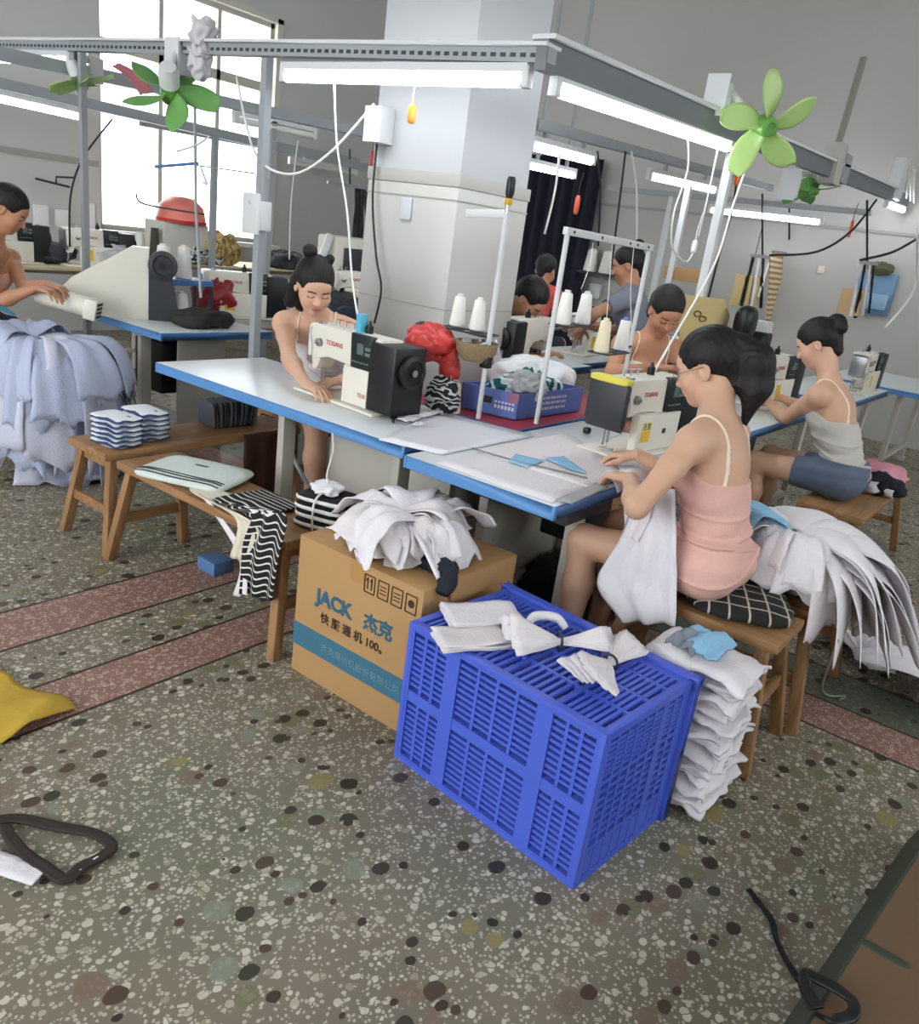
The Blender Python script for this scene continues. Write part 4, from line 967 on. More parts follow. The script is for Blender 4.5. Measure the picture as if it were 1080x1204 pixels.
PK, HP, PT = person('woman in a pink slip dress and low ponytail sewing at the near blue table', 2.545, .76, (.03, 1), .495, lean=.095, head=(2.625, .955, 1.192), pitch=.42, yaw=.10,
    hands=(at(741, 563, z=.82), (2.70, 1.17, .825)), elbows=((-.9, -.8, .12), (.5, -.2, -1)), hdir=((.42, .85, -.12), (-.05, 1, -.2)), outfit='dress', cloth=pink_m, hair='tail', h=.0042,
    feet=((-.14, .42), (.14, .44)), knees=((-.11, .43, .535), (.15, .43, .54)))
# her wire-framed spectacles
m = MB()
for s in (-1, 1): m.tube([HP((s * .033 + .021 * math.cos(a), .100 - .10 * abs(s * .033 + .021 * math.cos(a)) ** 1.5, -.004 + .018 * math.sin(a))) for a in np.linspace(0, 2 * PI, 17)], .0011, 6, False)
m.tube([HP((-.012, .101, 0)), HP((0, .104, .003)), HP((.012, .101, 0))], .0011, 6, False)
for s in (-1, 1): m.tube([HP((s * .054, .093, 0)), HP((s * .078, .05, .004)), HP((s * .082, -.01, .004))], .0011, 6, False)
m.build('spectacles', mat('wire frame', (120, 108, 100), .3, .8), PK)
person('woman in a lilac strappy top with small hair buns sewing at the left table', 2.95, 3.13, (-.75, -.66), .495, lean=.29, head=at(369, 336, x=2.60), pitch=.45, yaw=.40,
    hands=(at(402, 447, z=.82), at(358, 450, z=.818)), elbows=((.25, -.5, -.6), (-.5, .5, -.75)), hdir=((-.9, .2, -.1), (.05, -1, -.08)), outfit='cami', cloth=lilac_m, shorts=mat('patterned shorts', (150, 120, 100), .85, 0, .4, 40), hair='buns', h=.0042, knees=((-.27, .46, .545), (-.05, .50, .55)), feet=((-.27, .44), (-.05, .46)))
person('woman in a light grey vest top and denim shorts sewing further right', 4.52, .80, (.02, 1), .47, lean=.20, side=.04, head=(4.585, 1.12, 1.20), pitch=.55, yaw=.12,
    hands=(at(903, 473, z=.826), at(918, 468, z=.826)), elbows=((-.6, -.5, -.7), (.6, -.3, -1)), hdir=((.3, 1, -.1), (-.1, 1, -.2)), outfit='cami', cloth=grey_m, shorts=denim_m, hair='bun', h=.0048)
person('woman in a peach top with short hair at the left edge of the room', 2.06, 5.18, (.55, -.83), .535, lean=.18, head=at(9, 246, y=4.93), pitch=.55, yaw=.30,
    hands=(at(56, 334, y=4.66), at(44, 338, y=4.62)), elbows=((-.3, .2, -1), (-.6, .3, -.8)), hdir=((.5, -.8, -.1), (.5, -.9, -.1)), outfit='cami', cloth=peach_m, shorts=dark_sh, hair='short', h=.0060, skin=skin_d, strap=peach_m)
person('woman in a cream vest top facing out behind the yellow card', 4.27, 1.97, (-.72, -.70), .56, lean=.16, head=at(782, 366, x=4.10), pitch=.60, yaw=.1,
    hands=(at(812, 432, x=3.98), at(772, 432, x=3.92)), elbows=((.8, .1, -.5), (-.9, .2, -.5)), outfit='cami', cloth=mat('cream jersey', (222, 214, 200), .85), shorts=dark_sh, hair='mid', h=.006, skin=skin_d)
person('man bending low over his work right of the column', 4.22, 3.04, (-.08, -1), .50, lean=.26, head=at(622, 352, x=4.12), pitch=.80, yaw=.25,
    hands=((4.10, 2.56, .86), (4.22, 2.58, .86)), outfit='tshirt', cloth=mat('dark shirt', (44, 46, 56), .85), shorts=dark_sh, hair='short', h=.006, skin=skin_d, male=True)
person('person in a red shirt with dark hair behind the bending man', 5.88, 3.77, (.9, .1), .62, lean=.12, head=at(641, 318, x=6.05), pitch=.35, hands=((6.3, 3.85, .95), (6.3, 3.65, .95)), outfit='tshirt', cloth=mat('red shirt', (196, 82, 76), .85), shorts=dark_sh, hair='short', h=.008, skin=skin_d)
person('person in a grey shirt with pinned up hair, back turned, by the right wall', 5.26, 2.44, (-.35, .93), .755, lean=.12, head=at(738, 312, x=5.2), pitch=.35, hands=((4.98, 2.74, 1.0), (5.2, 2.82, 1.0)), elbows=((-.9, .3, -.4), (.6, 0, -1)), knees=((-.1, .05, .5), (.1, .05, .5)), feet=((-.1, 0), (.1, 0)), outfit='tshirt', cloth=mat('blue grey shirt', (122, 126, 140), .85), shorts=dark_sh, hair='topbun', h=.008, skin=skin_d)
# ---------------------------------------------------------------- cloth
nz_ = lambda a, b=0, c=0: noise.noise(Vector((a, b, c)))
def fan_panel(mb, K, az, L, z1, w0, w1, lift, seed, sag=1.7, zmin=None, th=.003, wav=.012, nu=18, nv=14, hang=1.7, drp=.10):
    K = Vector(K); fq = 1.3 + (seed * .37) % 1.2; ph = seed * 1.9
    def fn(u, v):
        t = v - .5; s = u * (1 + .10 * nz_(t * 3, seed, .3) + .03 * nz_(t * 11, seed, 4)); w = w0 + (w1 - w0) * s ** .75
        a = az + t * .25; d = Vector((math.cos(a), math.sin(a), 0)); n = Vector((-math.sin(az), math.cos(az), 0))
        r = L * (1 - math.exp(-hang * s)) / (1 - math.exp(-hang))
        z = K.z + lift * math.sin(PI * min(1, s * 1.05)) + (z1 - K.z) * s ** sag + s * (wav * math.sin(t * 2 * PI * fq + ph) + wav * 1.3 * nz_(s * 4, t * 5, seed)) - drp * w * t * t
        p = K + d * r + n * (t * w + .012 * s * nz_(s * 5, t * 3, seed + 5)); p.z = z
        if zmin is not None: p.z = max(p.z, zmin + .004 + .002 * (seed % 3))
        return p
    return mb.sheet(fn, nu, nv, th)
def grid_cloth(Lp, Rp, th=.003, amp=.008, fr=3, seed=0, nu=22, nv=16, nrm=(1, 0, 0)):
    Lp = [Vector(p) for p in Lp]; Rp = [Vector(p) for p in Rp]; nrm = Vector(nrm)
    def cr(P, u):
        x = u * (len(P) - 1); i = min(int(x), len(P) - 2); t = x - i; Q = [P[0]] + P + [P[-1]]; a, b, c, d = Q[i:i + 4]
        return .5 * ((2 * b) + (c - a) * t + (2 * a - 5 * b + 4 * c - d) * t * t + (3 * b - a - 3 * c + d) * t ** 3)
    def fn(u, v):
        p = cr(Lp, u).lerp(cr(Rp, u), v)
        return p + nrm * (amp * math.sin(v * 2 * PI * fr + seed + u * 1.2) * (.25 + .75 * u) + amp * nz_(u * 4, v * 4, seed))
    return MB().sheet(fn, nu, nv, th)
# --- the big white bundle, right
kb = Vector((2.86, .60, .66))
bw = thing('garment_bundle', 'large fanned white cloth bundle tied in the middle, on the bench behind the pink woman', 'cloth bundle', (2.95, .55, .45), 0)
D = math.radians; rnd = random.Random(3)
for i, (az, L, z1, w1, lf) in enumerate(((-100, .19, .42, .28, .035), (-64, .31, .42, .36, .05), (-36, .42, .46, .42, .055), (-8, .48, .48, .42, .05), (22, .42, .50, .36, .04), (-84, .24, .40, .30, .035), (-50, .36, .42, .38, .045), (-22, .46, .46, .40, .045), (44, .34, .5, .3, .03),
        (-74, .29, .375, .32, .03), (-58, .35, .38, .36, .035), (-40, .42, .42, .40, .035), (-20, .49, .435, .42, .03), (-62, .36, .345, .34, .025), (-42, .44, .385, .40, .025), (-14, .51, .41, .42, .02))):
    fan_panel(m_ := MB(), kb + Vector((0, 0, .012 - .004 * i)), D(az), L, z1, .05, w1, lf, i + 1, wav=.010, sag=1.9, drp=.85)
    m_.build('fabric_panel', white_cloth if i % 3 else white_cloth_b, bw, smooth=True)
for i, (az, L, z1, w1) in enumerate(((150, .16, .58, .2), (110, .20, .60, .2), (75, .24, .6, .2), (-165, .17, .53, .2), (-140, .16, .50, .2))):
    fan_panel(m_ := MB(), kb + Vector((0, 0, .01)), D(az), L, z1, .05, w1, .05, i + 31, wav=.016, sag=1.6); m_.build('fabric_panel', white_cloth, bw, smooth=True)
for i, (az, L) in enumerate(((128, .17), (100, .20))):
    fan_panel(m_ := MB(), kb + Vector((-.03, .03, .04)), D(az), L, .655, .08, .13, .05, i + 41, wav=.014); b_ = m_.build('fabric_panel', sky_cloth, bw, smooth=True); b_['label'] = 'light blue panel'
for i, az in enumerate((-58, -22, 6)):
    fan_panel(m_ := MB(), kb + Vector((0, 0, .022 + .004 * i)), D(az), (.30, .44, .46)[i], (.45, .47, .5)[i], .06, .46, .045, i + 301, wav=.008, sag=1.9, drp=.8); m_.build('fabric_panel', white_cloth, bw, smooth=True)
MB().tube([kb + Vector((.03 * math.cos(a), .03 * math.sin(a), .012)) for a in np.linspace(0, 2 * PI, 10)], .005, 6).build('tie_string', dark_grey, bw, smooth=True)
MB().blob((3.0, .58, .53), (.20, .17, .085), .8, .02, 6, 4).build('inner_fold', white_cloth_b, bw, smooth=True)
fl = thing('cloth_pile', 'white cloth spilled on the floor below the big white bundle', 'cloth pile', (3.5, .22, 0), 0)
for i in range(8):
    fan_panel(m_ := MB(), (3.26 + .02 * i, .36 - .015 * i, .16 - .012 * i), D(-70 + i * 14), .36, .01, .10, .30, .05, i + 61, zmin=0); m_.build('fabric_panel', white_cloth, fl, smooth=True)
st = MB(); st.tube([at(985, 752, z=.40), at(975, 780, z=.28), at(966, 808, z=.06), at(975, 818, z=.012), at(993, 818, z=.01), at(986, 823, z=.01)], .004, 6)
tag(st.build('loose_cord', mat('dull cord', (150, 148, 140), .7), smooth=True), 'thin grey cord dangling from the white bundle down to the floor', 'cord')
# --- pale blue bundle, left
blueg = mat('pale blue grey cloth', (176, 184, 208), .85, 0, .06, 5, .3, 90); blueg2 = mat('pale grey lilac cloth', (196, 198, 214), .85, 0, .06, 5, .3, 90); teal_c = mat('teal cloth', (60, 130, 150), .85)
ka = Vector((2.02, 4.24, .66))
ba = thing('garment_bundle', 'large fanned bundle of pale blue grey cut cloth on the bench at the left edge', 'cloth bundle', (2.02, 4.3, .42), 0)
for i in range(28):
    az = -165 + i * 6.2; L = .26 + .14 * rnd.random() + (.08 if -80 < az < 10 else 0); z1 = .10 + .28 * rnd.random() if i % 2 else .28 + .22 * rnd.random()
    fan_panel(m_ := MB(), ka + Vector((0, 0, .06 * rnd.random())), D(az), L, z1, .04, .17, .03 + .07 * rnd.random(), i + 100, wav=.02, sag=1.8, nu=16, nv=10, hang=2.2); m_.build('fabric_panel', blueg if i % 3 else blueg2, ba, smooth=True)
for i in range(8):
    fan_panel(m_ := MB(), ka + Vector((.02, -.04, -.02)), D(-120 + i * 17), .26 + .02 * i, .02 + .03 * (i % 3), .05, .24, .05, i + 140, wav=.022, zmin=0, hang=2.6); m_.build('fabric_panel', blueg if i % 2 else blueg2, ba, smooth=True)
for i in range(10):
    fan_panel(m_ := MB(), ka + Vector((-.03, .02, .06)), D(40 + i * 17), .30, .46 + .12 * (i % 3 == 0), .05, .22, .09, i + 160, wav=.02, hang=1.2); m_.build('fabric_panel', blueg2 if i % 3 else blueg, ba, smooth=True)
for i in range(2):
    fan_panel(m_ := MB(), ka + Vector((-.05, .14 + .04 * i, .15)), D(100), .26, .78, .02, .045, .03, i + 180); b_ = m_.build('fabric_panel', teal_c, ba, smooth=True); b_['label'] = 'teal strip'
MB().blob((2.02, 4.36, .57), (.20, .30, .12), .8, .03, 5, 8).build('inner_fold', blueg2, ba, smooth=True)
MB().tube([ka + Vector((.05 * math.cos(a), .05 * math.sin(a), .05)) for a in np.linspace(0, 2 * PI, 10)], .008, 6).build('tie_string', dark_grey, ba, smooth=True)
tag(MB().blob((2.13, 4.02, .05), (.16, .14, .05), .8, .035, 7, 3, 30, 16).build('cloth_heap', blueg, smooth=True), 'small crumpled pale cloth heap on the floor under the pale blue bundle', 'cloth')
# --- white heap on the carton
hc_ = thing('garment_bundle', 'crumpled heap of white cut garments on top of the printed brown carton', 'cloth bundle', (1.95, 1.58, .505), 0)
kc = Vector((1.93, 1.56, .585))
for i in range(20):
    az = i * 37 % 360; L = .14 + .11 * rnd.random() + (.06 if 20 < (az + 20) % 360 < 120 else 0)
    fan_panel(m_ := MB(), kc + Vector((.04 * rnd.uniform(-1, 1), .06 * rnd.uniform(-1, 1), .01 + .03 * rnd.random())), D(az), L, .515 + .02 * (i % 4), .06, .20, .03 + .03 * rnd.random(), i + 200, wav=.02, zmin=.507, hang=1.2); m_.build('fabric_panel', white_cloth if i % 3 else white_cloth_b, hc_, smooth=True)
MB().blob((1.93, 1.58, .545), (.13, .17, .045), .8, .025, 8, 2).build('inner_fold', white_cloth_b, hc_, smooth=True)
MB().sheet(lambda u, v: at(395 + 0, 0, z=1) if False else Vector((1.80 + .03 * math.sin(u * 4) + (v - .5) * .05, 1.66 - u * .36, .60 + .045 * math.sin(PI * u) - .07 * u * u + .005 * math.sin(v * 9))), 24, 6, .004).build('sleeve', white_cloth, hc_, smooth=True)
navy = mat('navy knit', (30, 34, 46), .85, 0, .1, 10, .3, 100); wine = mat('wine ribbon', (110, 36, 50), .7, 0, .1)
sc_ = thing('scarf', 'dark navy knotted cloth strip with a wine ribbon, hanging from the carton onto the crate', 'cloth strip', (1.86, 1.32, .5), 0)
MB().tube([(1.83, 1.44, .522), (1.84, 1.38, .53), (1.83, 1.33, .528), (1.79, 1.288, .515), (1.76, 1.278, .49)], [.018, .034, .036, .032, .020], 10).build('strip', navy, sc_, smooth=True)
MB().blob((1.82, 1.33, .535), (.035, .04, .026), .8, .012, 18, 2).build('knot', navy, sc_, smooth=True)
MB().sheet(lambda u, v: Vector((1.80 - u * .15 + (v - .5) * .02, 1.285 - u * .14 + (v - .5) * .025, .50 - .034 * min(1, u * 3) + .004 * math.sin(v * 5))), 14, 4, .003).build('ribbon', wine, sc_, smooth=True)
# --- bits on the crate
zc = .456
def flat_stack(label, c, rz, w, d, n, group=None):
    r = thing('folded_cloth', label, 'folded cloth', c, rz, group); M = MW(r)
    for i in range(n):
        s_ = i * 5.3 + c[0] * 40
        MB().sheet(lambda u, v: M @ Vector(((u - .5) * w * (1 + .06 * nz_(v * 3, s_, 1)) + .006 * nz_(i, s_), (v - .5) * d * (1 + .08 * nz_(u * 3, s_, 2)) + .006 * nz_(s_, i, 3), .004 + i * .007 + .004 * nz_(u * 3, v * 3, s_) + .003 * math.sin(u * 6 + i))), 12, 10, .004).build('layer', white_cloth if i % 2 else white_cloth_b, r, smooth=True)
    return r
flat_stack('flat white folded pieces at the back left corner of the blue crate', (1.775, 1.135, zc), -.62, .22, .14, 4)
flat_stack('flat white folded pieces near the front edge of the blue crate', (1.65, 1.075, zc), -.55, .21, .11, 3)
def bow(label, c, rz, w, hgt, n=9, tie=dark_grey):
    """pieces gathered by a tie in the middle and spread at both ends"""
    r = thing('cloth_bundle', label, 'cloth bundle', c, rz, 'tied white bundles on the crate'); M = MW(r)
    for i in range(n):
        k = (i - (n - 1) / 2) / (n - 1) * 2
        def fn(u, v, k=k, i=i):
            x = (u - .5) * w * (1 + .12 * nz_(i, .5)); sp = abs(u - .5) * 2; sp = (.18 + .82 * min(1, sp * 1.15) ** 1.2) * (1.0 if u < .5 else .6)
            return M @ Vector((x + .004 * nz_(v * 4, i, 2), k * .050 * sp + (v - .5) * .075 * sp, .008 + (n - abs(k) * n * .5) * .0035 * (.4 + .6 * sp) + v * hgt * sp * (1 - .5 * abs(k)) + .004 * nz_(u * 5, v * 4, i)))
        MB().sheet(fn, 14, 6, .0035).build('fabric_piece', white_cloth if i % 2 else white_cloth_b, r, smooth=True)
    MB().tube([M @ Vector((0, .022 * math.cos(a), .024 + .022 * math.sin(a))) for a in np.linspace(0, 2 * PI, 11)], .004, 6).build('tie', tie, r, smooth=True)
    return r
bow('tied white bundle in the middle of the crate top with a dark tie', (1.815, .90, zc), -.70, .30, .045)
bow('tied white bundle at the right corner of the crate top', (1.82, .745, zc), .05, .30, .05)
tag(MB().tube([(1.77, .99, zc + .02), (1.83, 1.0, zc + .05), (1.89, .96, zc + .045), (1.90, .93, zc + .02)], [.01, .014, .014, .01], 8).build('cloth_strip', white_cloth, smooth=True), 'curled white cloth strip looping behind the middle bundle on the crate', 'cloth strip')
# --- stack on the floor between crate and stool
def wavy(c, w, d, h, seed):
    m = MB()
    return m.sheet(lambda u, v: Vector((c[0] + (u - .5) * w * (1 + .22 * nz_(v * 3.2, seed, 1)) + .02 * nz_(v * 8, seed, 2), c[1] + (v - .5) * d * (1 + .2 * nz_(u * 3.2, seed, 7)), max(.006, c[2] + .012 * nz_(u * 3, v * 3, seed) + .008 * math.sin(v * 9 + seed + u * 4) - (.012 + .03 * nz_(u * 3, seed, 3)) * max(0, abs(u - .5) * 2 - .62) / .38 - (.012 + .03 * nz_(v * 3, seed, 5)) * max(0, abs(v - .5) * 2 - .55) / .45))), 18, 18, h)
stk = thing('garment_stack', 'tall untidy stack of white cut pieces on the floor beside the blue crate', 'cloth stack', (2.19, .59, 0), 0)
for i in range(21):
    a = i * 2.4; o = wavy((2.165 + .022 * math.cos(a), .60 + .022 * math.sin(a * 1.3), .03 + i * .0212), .30 - .003 * i, .26 + .02 * (i % 3), .009, i * 3.7).build('fabric_piece', white_cloth if i % 3 else white_cloth_b, stk, smooth=True)
b_ = wavy((2.20, .62, .478), .17, .13, .006, 71).build('fabric_piece', sky_cloth, stk, smooth=True); b_['label'] = 'light blue piece'
b_ = wavy((2.14, .66, .482), .10, .09, .006, 75).build('fabric_piece', mat('grey cloth piece', (130, 136, 146), .85), stk, smooth=True); b_['label'] = 'grey piece'
# --- garment hanging from the sewer's hands
g1 = thing('garment', 'white garment being sewn, hanging from the table edge over the pink woman\'s knee', 'garment', (2.42, 1.0, .5), 0)
X0 = 2.345
grid_cloth([at(748, 575, x=2.42), at(730, 632, x=X0), at(703, 684, x=X0 - .01), at(733, 731, x=X0 - .01)], [at(794, 575, x=2.40), at(796, 640, x=X0), at(797, 690, x=X0), at(795, 735, x=X0)], .003, .016, 2.2, 3).build('main_panel', white_cloth, g1, smooth=True)
grid_cloth([at(733, 566, x=2.44), at(734, 600, x=2.40), at(735, 622, x=2.38)], [at(770, 570, x=2.42), at(764, 608, x=2.36), at(749, 638, x=2.335)], .003, .006, 1.2, 5).build('front_flap', white_cloth_b, g1, smooth=True)
m = MB(); m.sheet(lambda u, v: Vector((2.44 + .34 * u, 1.10 + .20 * v * (.5 + .5 * u), .772 + .012 * nz_(u * 4, v * 4, 3) + .008 * math.sin(v * 6) - (.03 * max(0, .25 - v) * 4))), 16, 10, .003).build('worked_edge', white_cloth, g1, smooth=True)
# --- plaid cushion
plaid = stripes('plaid black', (34, 34, 34), (200, 192, 176), 0, 13, .93, .1); 
def plaid_mat():
    m = mat('black plaid', (26, 26, 27), .85, 0, .1, 8, .2, 120); nt = m.node_tree; N = nt.nodes; L = nt.links; p = N['Principled BSDF']; src = p.inputs['Base Color'].links[0].from_socket
    tc = N.new('ShaderNodeTexCoord'); sp = N.new('ShaderNodeSeparateXYZ'); L.new(tc.outputs['Object'], sp.inputs[0]); k = None
    for ax in (0, 1):
        a = N.new('ShaderNodeMath'); a.operation = 'MULTIPLY'; L.new(sp.outputs[ax], a.inputs[0]); a.inputs[1].default_value = 16
        f = N.new('ShaderNodeMath'); f.operation = 'FRACT'; ad = N.new('ShaderNodeMath'); ad.operation = 'ADD'; L.new(a.outputs[0], ad.inputs[0]); ad.inputs[1].default_value = 20.3; L.new(ad.outputs[0], f.inputs[0])
        g = N.new('ShaderNodeMath'); g.operation = 'LESS_THAN'; L.new(f.outputs[0], g.inputs[0]); g.inputs[1].default_value = .11
        if k is None: k = g.outputs[0]
        else:
            x = N.new('ShaderNodeMath'); x.operation = 'MAXIMUM'; L.new(k, x.inputs[0]); L.new(g.outputs[0], x.inputs[1]); k = x.outputs[0]
    mx = N.new('ShaderNodeMix'); mx.data_type = 'RGBA'; L.new(k, mx.inputs[0]); L.new(src, mx.inputs[6]); mx.inputs[7].default_value = lin((178, 170, 156)); L.new(mx.outputs[2], p.inputs['Base Color']); return m
o = MB().blob((0, 0, 0), (.19, .17, .030), .55, .010, 9, 2, 44, 18, .8).build('cushion', plaid_mat(), None, smooth=True)
o.location = (2.60, .67, .478); o.rotation_euler = (0, .0, .45); tag(o, 'black and cream plaid cushion under the woman in the pink dress', 'cushion')
# --- left benches: folded stacks
bl_str = stripes('navy white stripe', (222, 226, 230), (52, 68, 108), 2, 50, .52, .1, warp=.03)
def folded(w, d, h, m, name='folded_garment', seed=1):
    b = MB().blob((0, 0, h / 2), (w / 2, d / 2, h / 2), .35, .004, 14, seed, 32, 12, .75); o = b.build(name, m, None, smooth=True); return o
proto = folded(.150, .20, .025, bl_str); first = True
for k, (x, y, rz, n) in enumerate(((1.825, 3.17, .12, 6), (1.995, 3.22, -.05, 6))):
    for i in range(n):
        o = proto if first else proto.copy()
        if not first: COL.objects.link(o)
        first = False
        o.location = (x + .004 * math.sin(i * 3 + k), y + .004 * math.cos(i * 5), .4505 + i * .0215); o.rotation_euler = (0, 0, rz + .04 * math.sin(i * 4 + k))
        tag(o, ('blue and white striped folded garment in the left pile on the long bench', 'blue and white striped folded garment in the right pile on the long bench')[k], 'folded garment', ('left striped pile', 'right striped pile')[k])
gs = stripes('grey stripe knit', (92, 96, 100), (178, 180, 182), 2, 60, .72)
gp = folded(.13, .14, .020, mat('charcoal knit', (70, 74, 80), .85, 0, .2, 20), 'folded_garment', 5); gq = folded(.13, .14, .018, gs, 'folded_garment', 6); first = {0: 1, 1: 1}
for i in range(13):
    k = 1 if i % 3 == 1 else 0; s_ = (gp, gq)[k]; o = s_ if first[k] else s_.copy()
    if not first[k]: COL.objects.link(o)
    first[k] = 0; o.rotation_euler = (0, PI / 2 - .12 + .02 * i, 0); o.location = (2.335 + i * .0205, 3.26 + .006 * math.sin(i * 2), .518); 
    tag(o, 'charcoal folded garment standing upright in the row on the long bench' if k == 0 else 'light striped folded garment standing upright in the grey row on the bench', 'folded garment', 'upright grey garments')
br = mat('brown cloth', (70, 46, 38), .85, 0, .15, 6, .3, 60)
tag(grid_cloth([(2.40, 3.045, .458), (2.40, 3.03, .42), (2.40, 3.028, .25), (2.40, 3.03, .10)], [(2.72, 3.045, .458), (2.72, 3.03, .42), (2.72, 3.028, .25), (2.70, 3.03, .10)], .006, .008, 3, 2, nrm=(0, 1, 0)).build('apron', br, smooth=True), 'dark brown cloth hanging over the edge of the long bench under the left table', 'cloth')
# mint shirt
mint = mat('mint jersey', (206, 216, 208), .85, 0, .04, 5, .25, 90)
ms = thing('folded_shirt', 'folded pale mint shirt with dark stripes along one edge, on the second bench', 'shirt', (1.865, 2.65, .441), .38)
Mm = MW(ms)
MB().blob((0, 0, .02), (.155, .20, .020), .3, .004, 8, 3, 44, 12, .7, M=None).build('shirt_body', mint, ms, world=False, smooth=True)
for i in range(3):
    m = MB(); m.sheet(lambda u, v: Vector((-.135 + i * .02 + (v - .5) * .006 + .003 * math.sin(u * 9 + i), -.185 + u * .37, .0395 - .010 * max(0, abs(u - .5) * 2 - .8) * 3 - (.004 if i == 0 else 0))), 20, 2, .002).build('stripe', navy, ms, world=False)
MB().box(.02, .05, -.03, .03, .0385, .040).build('print', dark_grey, ms, world=False)
# black and white stack with string
bwm = stripes('black white stripe', (28, 28, 30), (226, 224, 222), 2, 31, .52, .25, warp=.004)
bs = folded(.17, .20, .034, bwm, 'folded_garment', 9)
for i in range(4):
    o = bs if i == 0 else bs.copy()
    if i: COL.objects.link(o)
    o.location = (1.945 + .004 * (i % 2), 1.975, .4405 + i * .031); o.rotation_euler = (0, 0, .25 + .05 * math.sin(i * 3)); tag(o, 'black and white striped folded garment in the string-tied pile on the bench end', 'folded garment', 'tied black and white pile')
zt = .4405 + 4 * .031 + .008
st = thing('string', 'white string tied in a knot around the black and white striped pile', 'string', (1.975, 1.965, .45), 0)
m = MB(); m.tube([(1.850, 1.945, .452), (1.848, 1.945, .54), (1.880, 1.955, zt), (1.950, 1.975, zt + .004), (2.020, 1.995, zt), (2.040, 2.000, .52)], .004, 6); m.build('loop', cord_white, st, smooth=True)
MB().tube([(1.950, 1.975, zt + .004), (1.960, 2.005, zt + .05), (2.020, 2.045, zt + .12), (2.070, 2.105, .74)], .0035, 6).build('tail', cord_white, st, smooth=True)
MB().blob((1.940, 1.975, zt + .012), (.05, .06, .018), .8, .015, 20, 4).build('knot', white_cloth, st, smooth=True)
# hanging striped garment and cream one
stm = stripes('black thin stripe', (26, 26, 28), (222, 220, 214), 3, 36, .76, .1, warp=.01)
hg = thing('garment', 'black garment with thin white stripes hanging over the second bench', 'garment', (1.75, 2.2, .44), 0)
hx = 1.695
grid_cloth([(1.98, 2.36, .455), (1.86, 2.36, .462), (1.735, 2.355, .458), at(296, 600, x=hx), at(288, 640, x=hx), at(283, 698, x=hx)], [(1.98, 2.14, .455), (1.86, 2.13, .462), (1.735, 2.13, .46), at(336, 605, x=hx - .01), at(330, 655, x=hx - .015), at(322, 706, x=hx - .01)], .004, .010, 2, 1, 36, 18, (-1, 0, .2)).build('body', stm, hg, smooth=True)
lb_ = at(288, 690, x=hx - .012); MB().box(hx - .014, hx - .011, lb_.y - .012, lb_.y + .012, lb_.z - .03, lb_.z + .03).build('care_label', white_cloth, hg)
crm = mat('cream rib knit', (216, 208, 190), .85, 0, .08, 8, .3, 60)
tag(grid_cloth([(1.84, 2.50, .452), (1.735, 2.50, .455), at(277, 610, x=1.70), at(270, 655, x=1.70)], [(1.84, 2.34, .452), (1.735, 2.34, .455), at(304, 620, x=1.70), at(297, 664, x=1.70)], .004, .006, 4, 2, 20, 20, (-1, 0, .2)).build('garment', crm, smooth=True), 'cream garment hanging beside the black striped one on the second bench', 'garment')
tag(grid_cloth([(1.73, 2.40, .448), at(281, 655, x=1.706), at(274, 700, x=1.706)], [(1.73, 2.36, .448), at(290, 655, x=1.706), at(282, 702, x=1.706)], .004, .002, 2, 2, 14, 4, (-1, 0, 0)).build('garment', white_cloth_b, smooth=True), 'narrow white strip of a garment hanging between the cream and black ones', 'garment')
# --- things on the two near tables
def paper(name, label, pts, z, m, th=.002, cat='sheet'):
    b = MB(); P = [Vector((x, y, z)) for x, y in pts]
    b.sheet(lambda u, v: P[0].lerp(P[1], u).lerp(P[3].lerp(P[2], u), v) + Vector((0, 0, .002 * nz_(u * 3, v * 3, z * 90))), 8, 8, th)
    return tag(b.build(name, m, smooth=True), label, cat)
wp = mat('white film', (224, 224, 230), .3, 0, .03, 4)
paper('plastic_sheet', 'white glossy sheet bridging the gap between the two near tables', ((2.10, 1.90), (2.17, 1.66), (2.78, 1.66), (2.70, 2.12)), .7645, wp, .003)
paper('pattern_sheet', 'white sheet covering the left half of the near table', ((2.07, 1.60), (2.075, 1.14), (2.62, 1.16), (2.62, 1.60)), .7625, white_cloth, .003)
paper('cloth_piece', 'large white cut piece on the near table, in front of the machine needle', [at(*q, z=.77)[:2] for q in ((560, 528), (690, 572), (742, 560), (668, 508))], .7665, white_cloth_b, .003)
paper('cloth_piece', 'grey edged thin piece lying across the near table corner', [at(*q, z=.77)[:2] for q in ((655, 588), (672, 592), (716, 572), (700, 568))], .769, mat('grey piece', (170, 170, 172), .8), .003)
for i, (lab, q) in enumerate((('small light blue cut piece on the near table, further from the sewer', ((598, 541), (620, 548), (640, 541), (606, 533))), ('long light blue cut piece on the near table, pointing at the sewer\'s hand', ((640, 538), (672, 552), (690, 556), (662, 536))))):
    paper('cloth_piece', lab, [at(*p, z=.775)[:2] for p in q], .772 + .002 * i, sky_cloth, .003)
lnm = MB(); lnm.tube([at(555, 527, z=.772), at(610, 543, z=.772), at(650, 552, z=.772), at(690, 562, z=.772)], .003, 6); tag(lnm.build('binding_tape', mat('grey tape', (120, 120, 120), .7), smooth=True), 'thin grey binding tape lying across the near table', 'tape')
tag(MB().blob(at(690, 506, z=.778), (.016, .016, .014), .6).build('bobbin_cap', black_pl, smooth=True), 'small black round cap on the table beside the yellow topped machine', 'cap')
for i, (u, v, s_) in enumerate(((480, 494, .05), (500, 489, .04), (512, 486, .035), (492, 500, .03))):
    o = MB().sheet(lambda a, b: at(u, v, z=.772) + Vector(((a - .5) * s_ * 1.6, (b - .5) * s_, .004 + .006 * nz_(a * 3, b * 3, i) + .006 * a)), 8, 8, .002).build('scrap', white_cloth, smooth=True)
    tag(o, 'small white cloth scrap beside the dark end of the left machine', 'scrap', 'scraps on the left table')
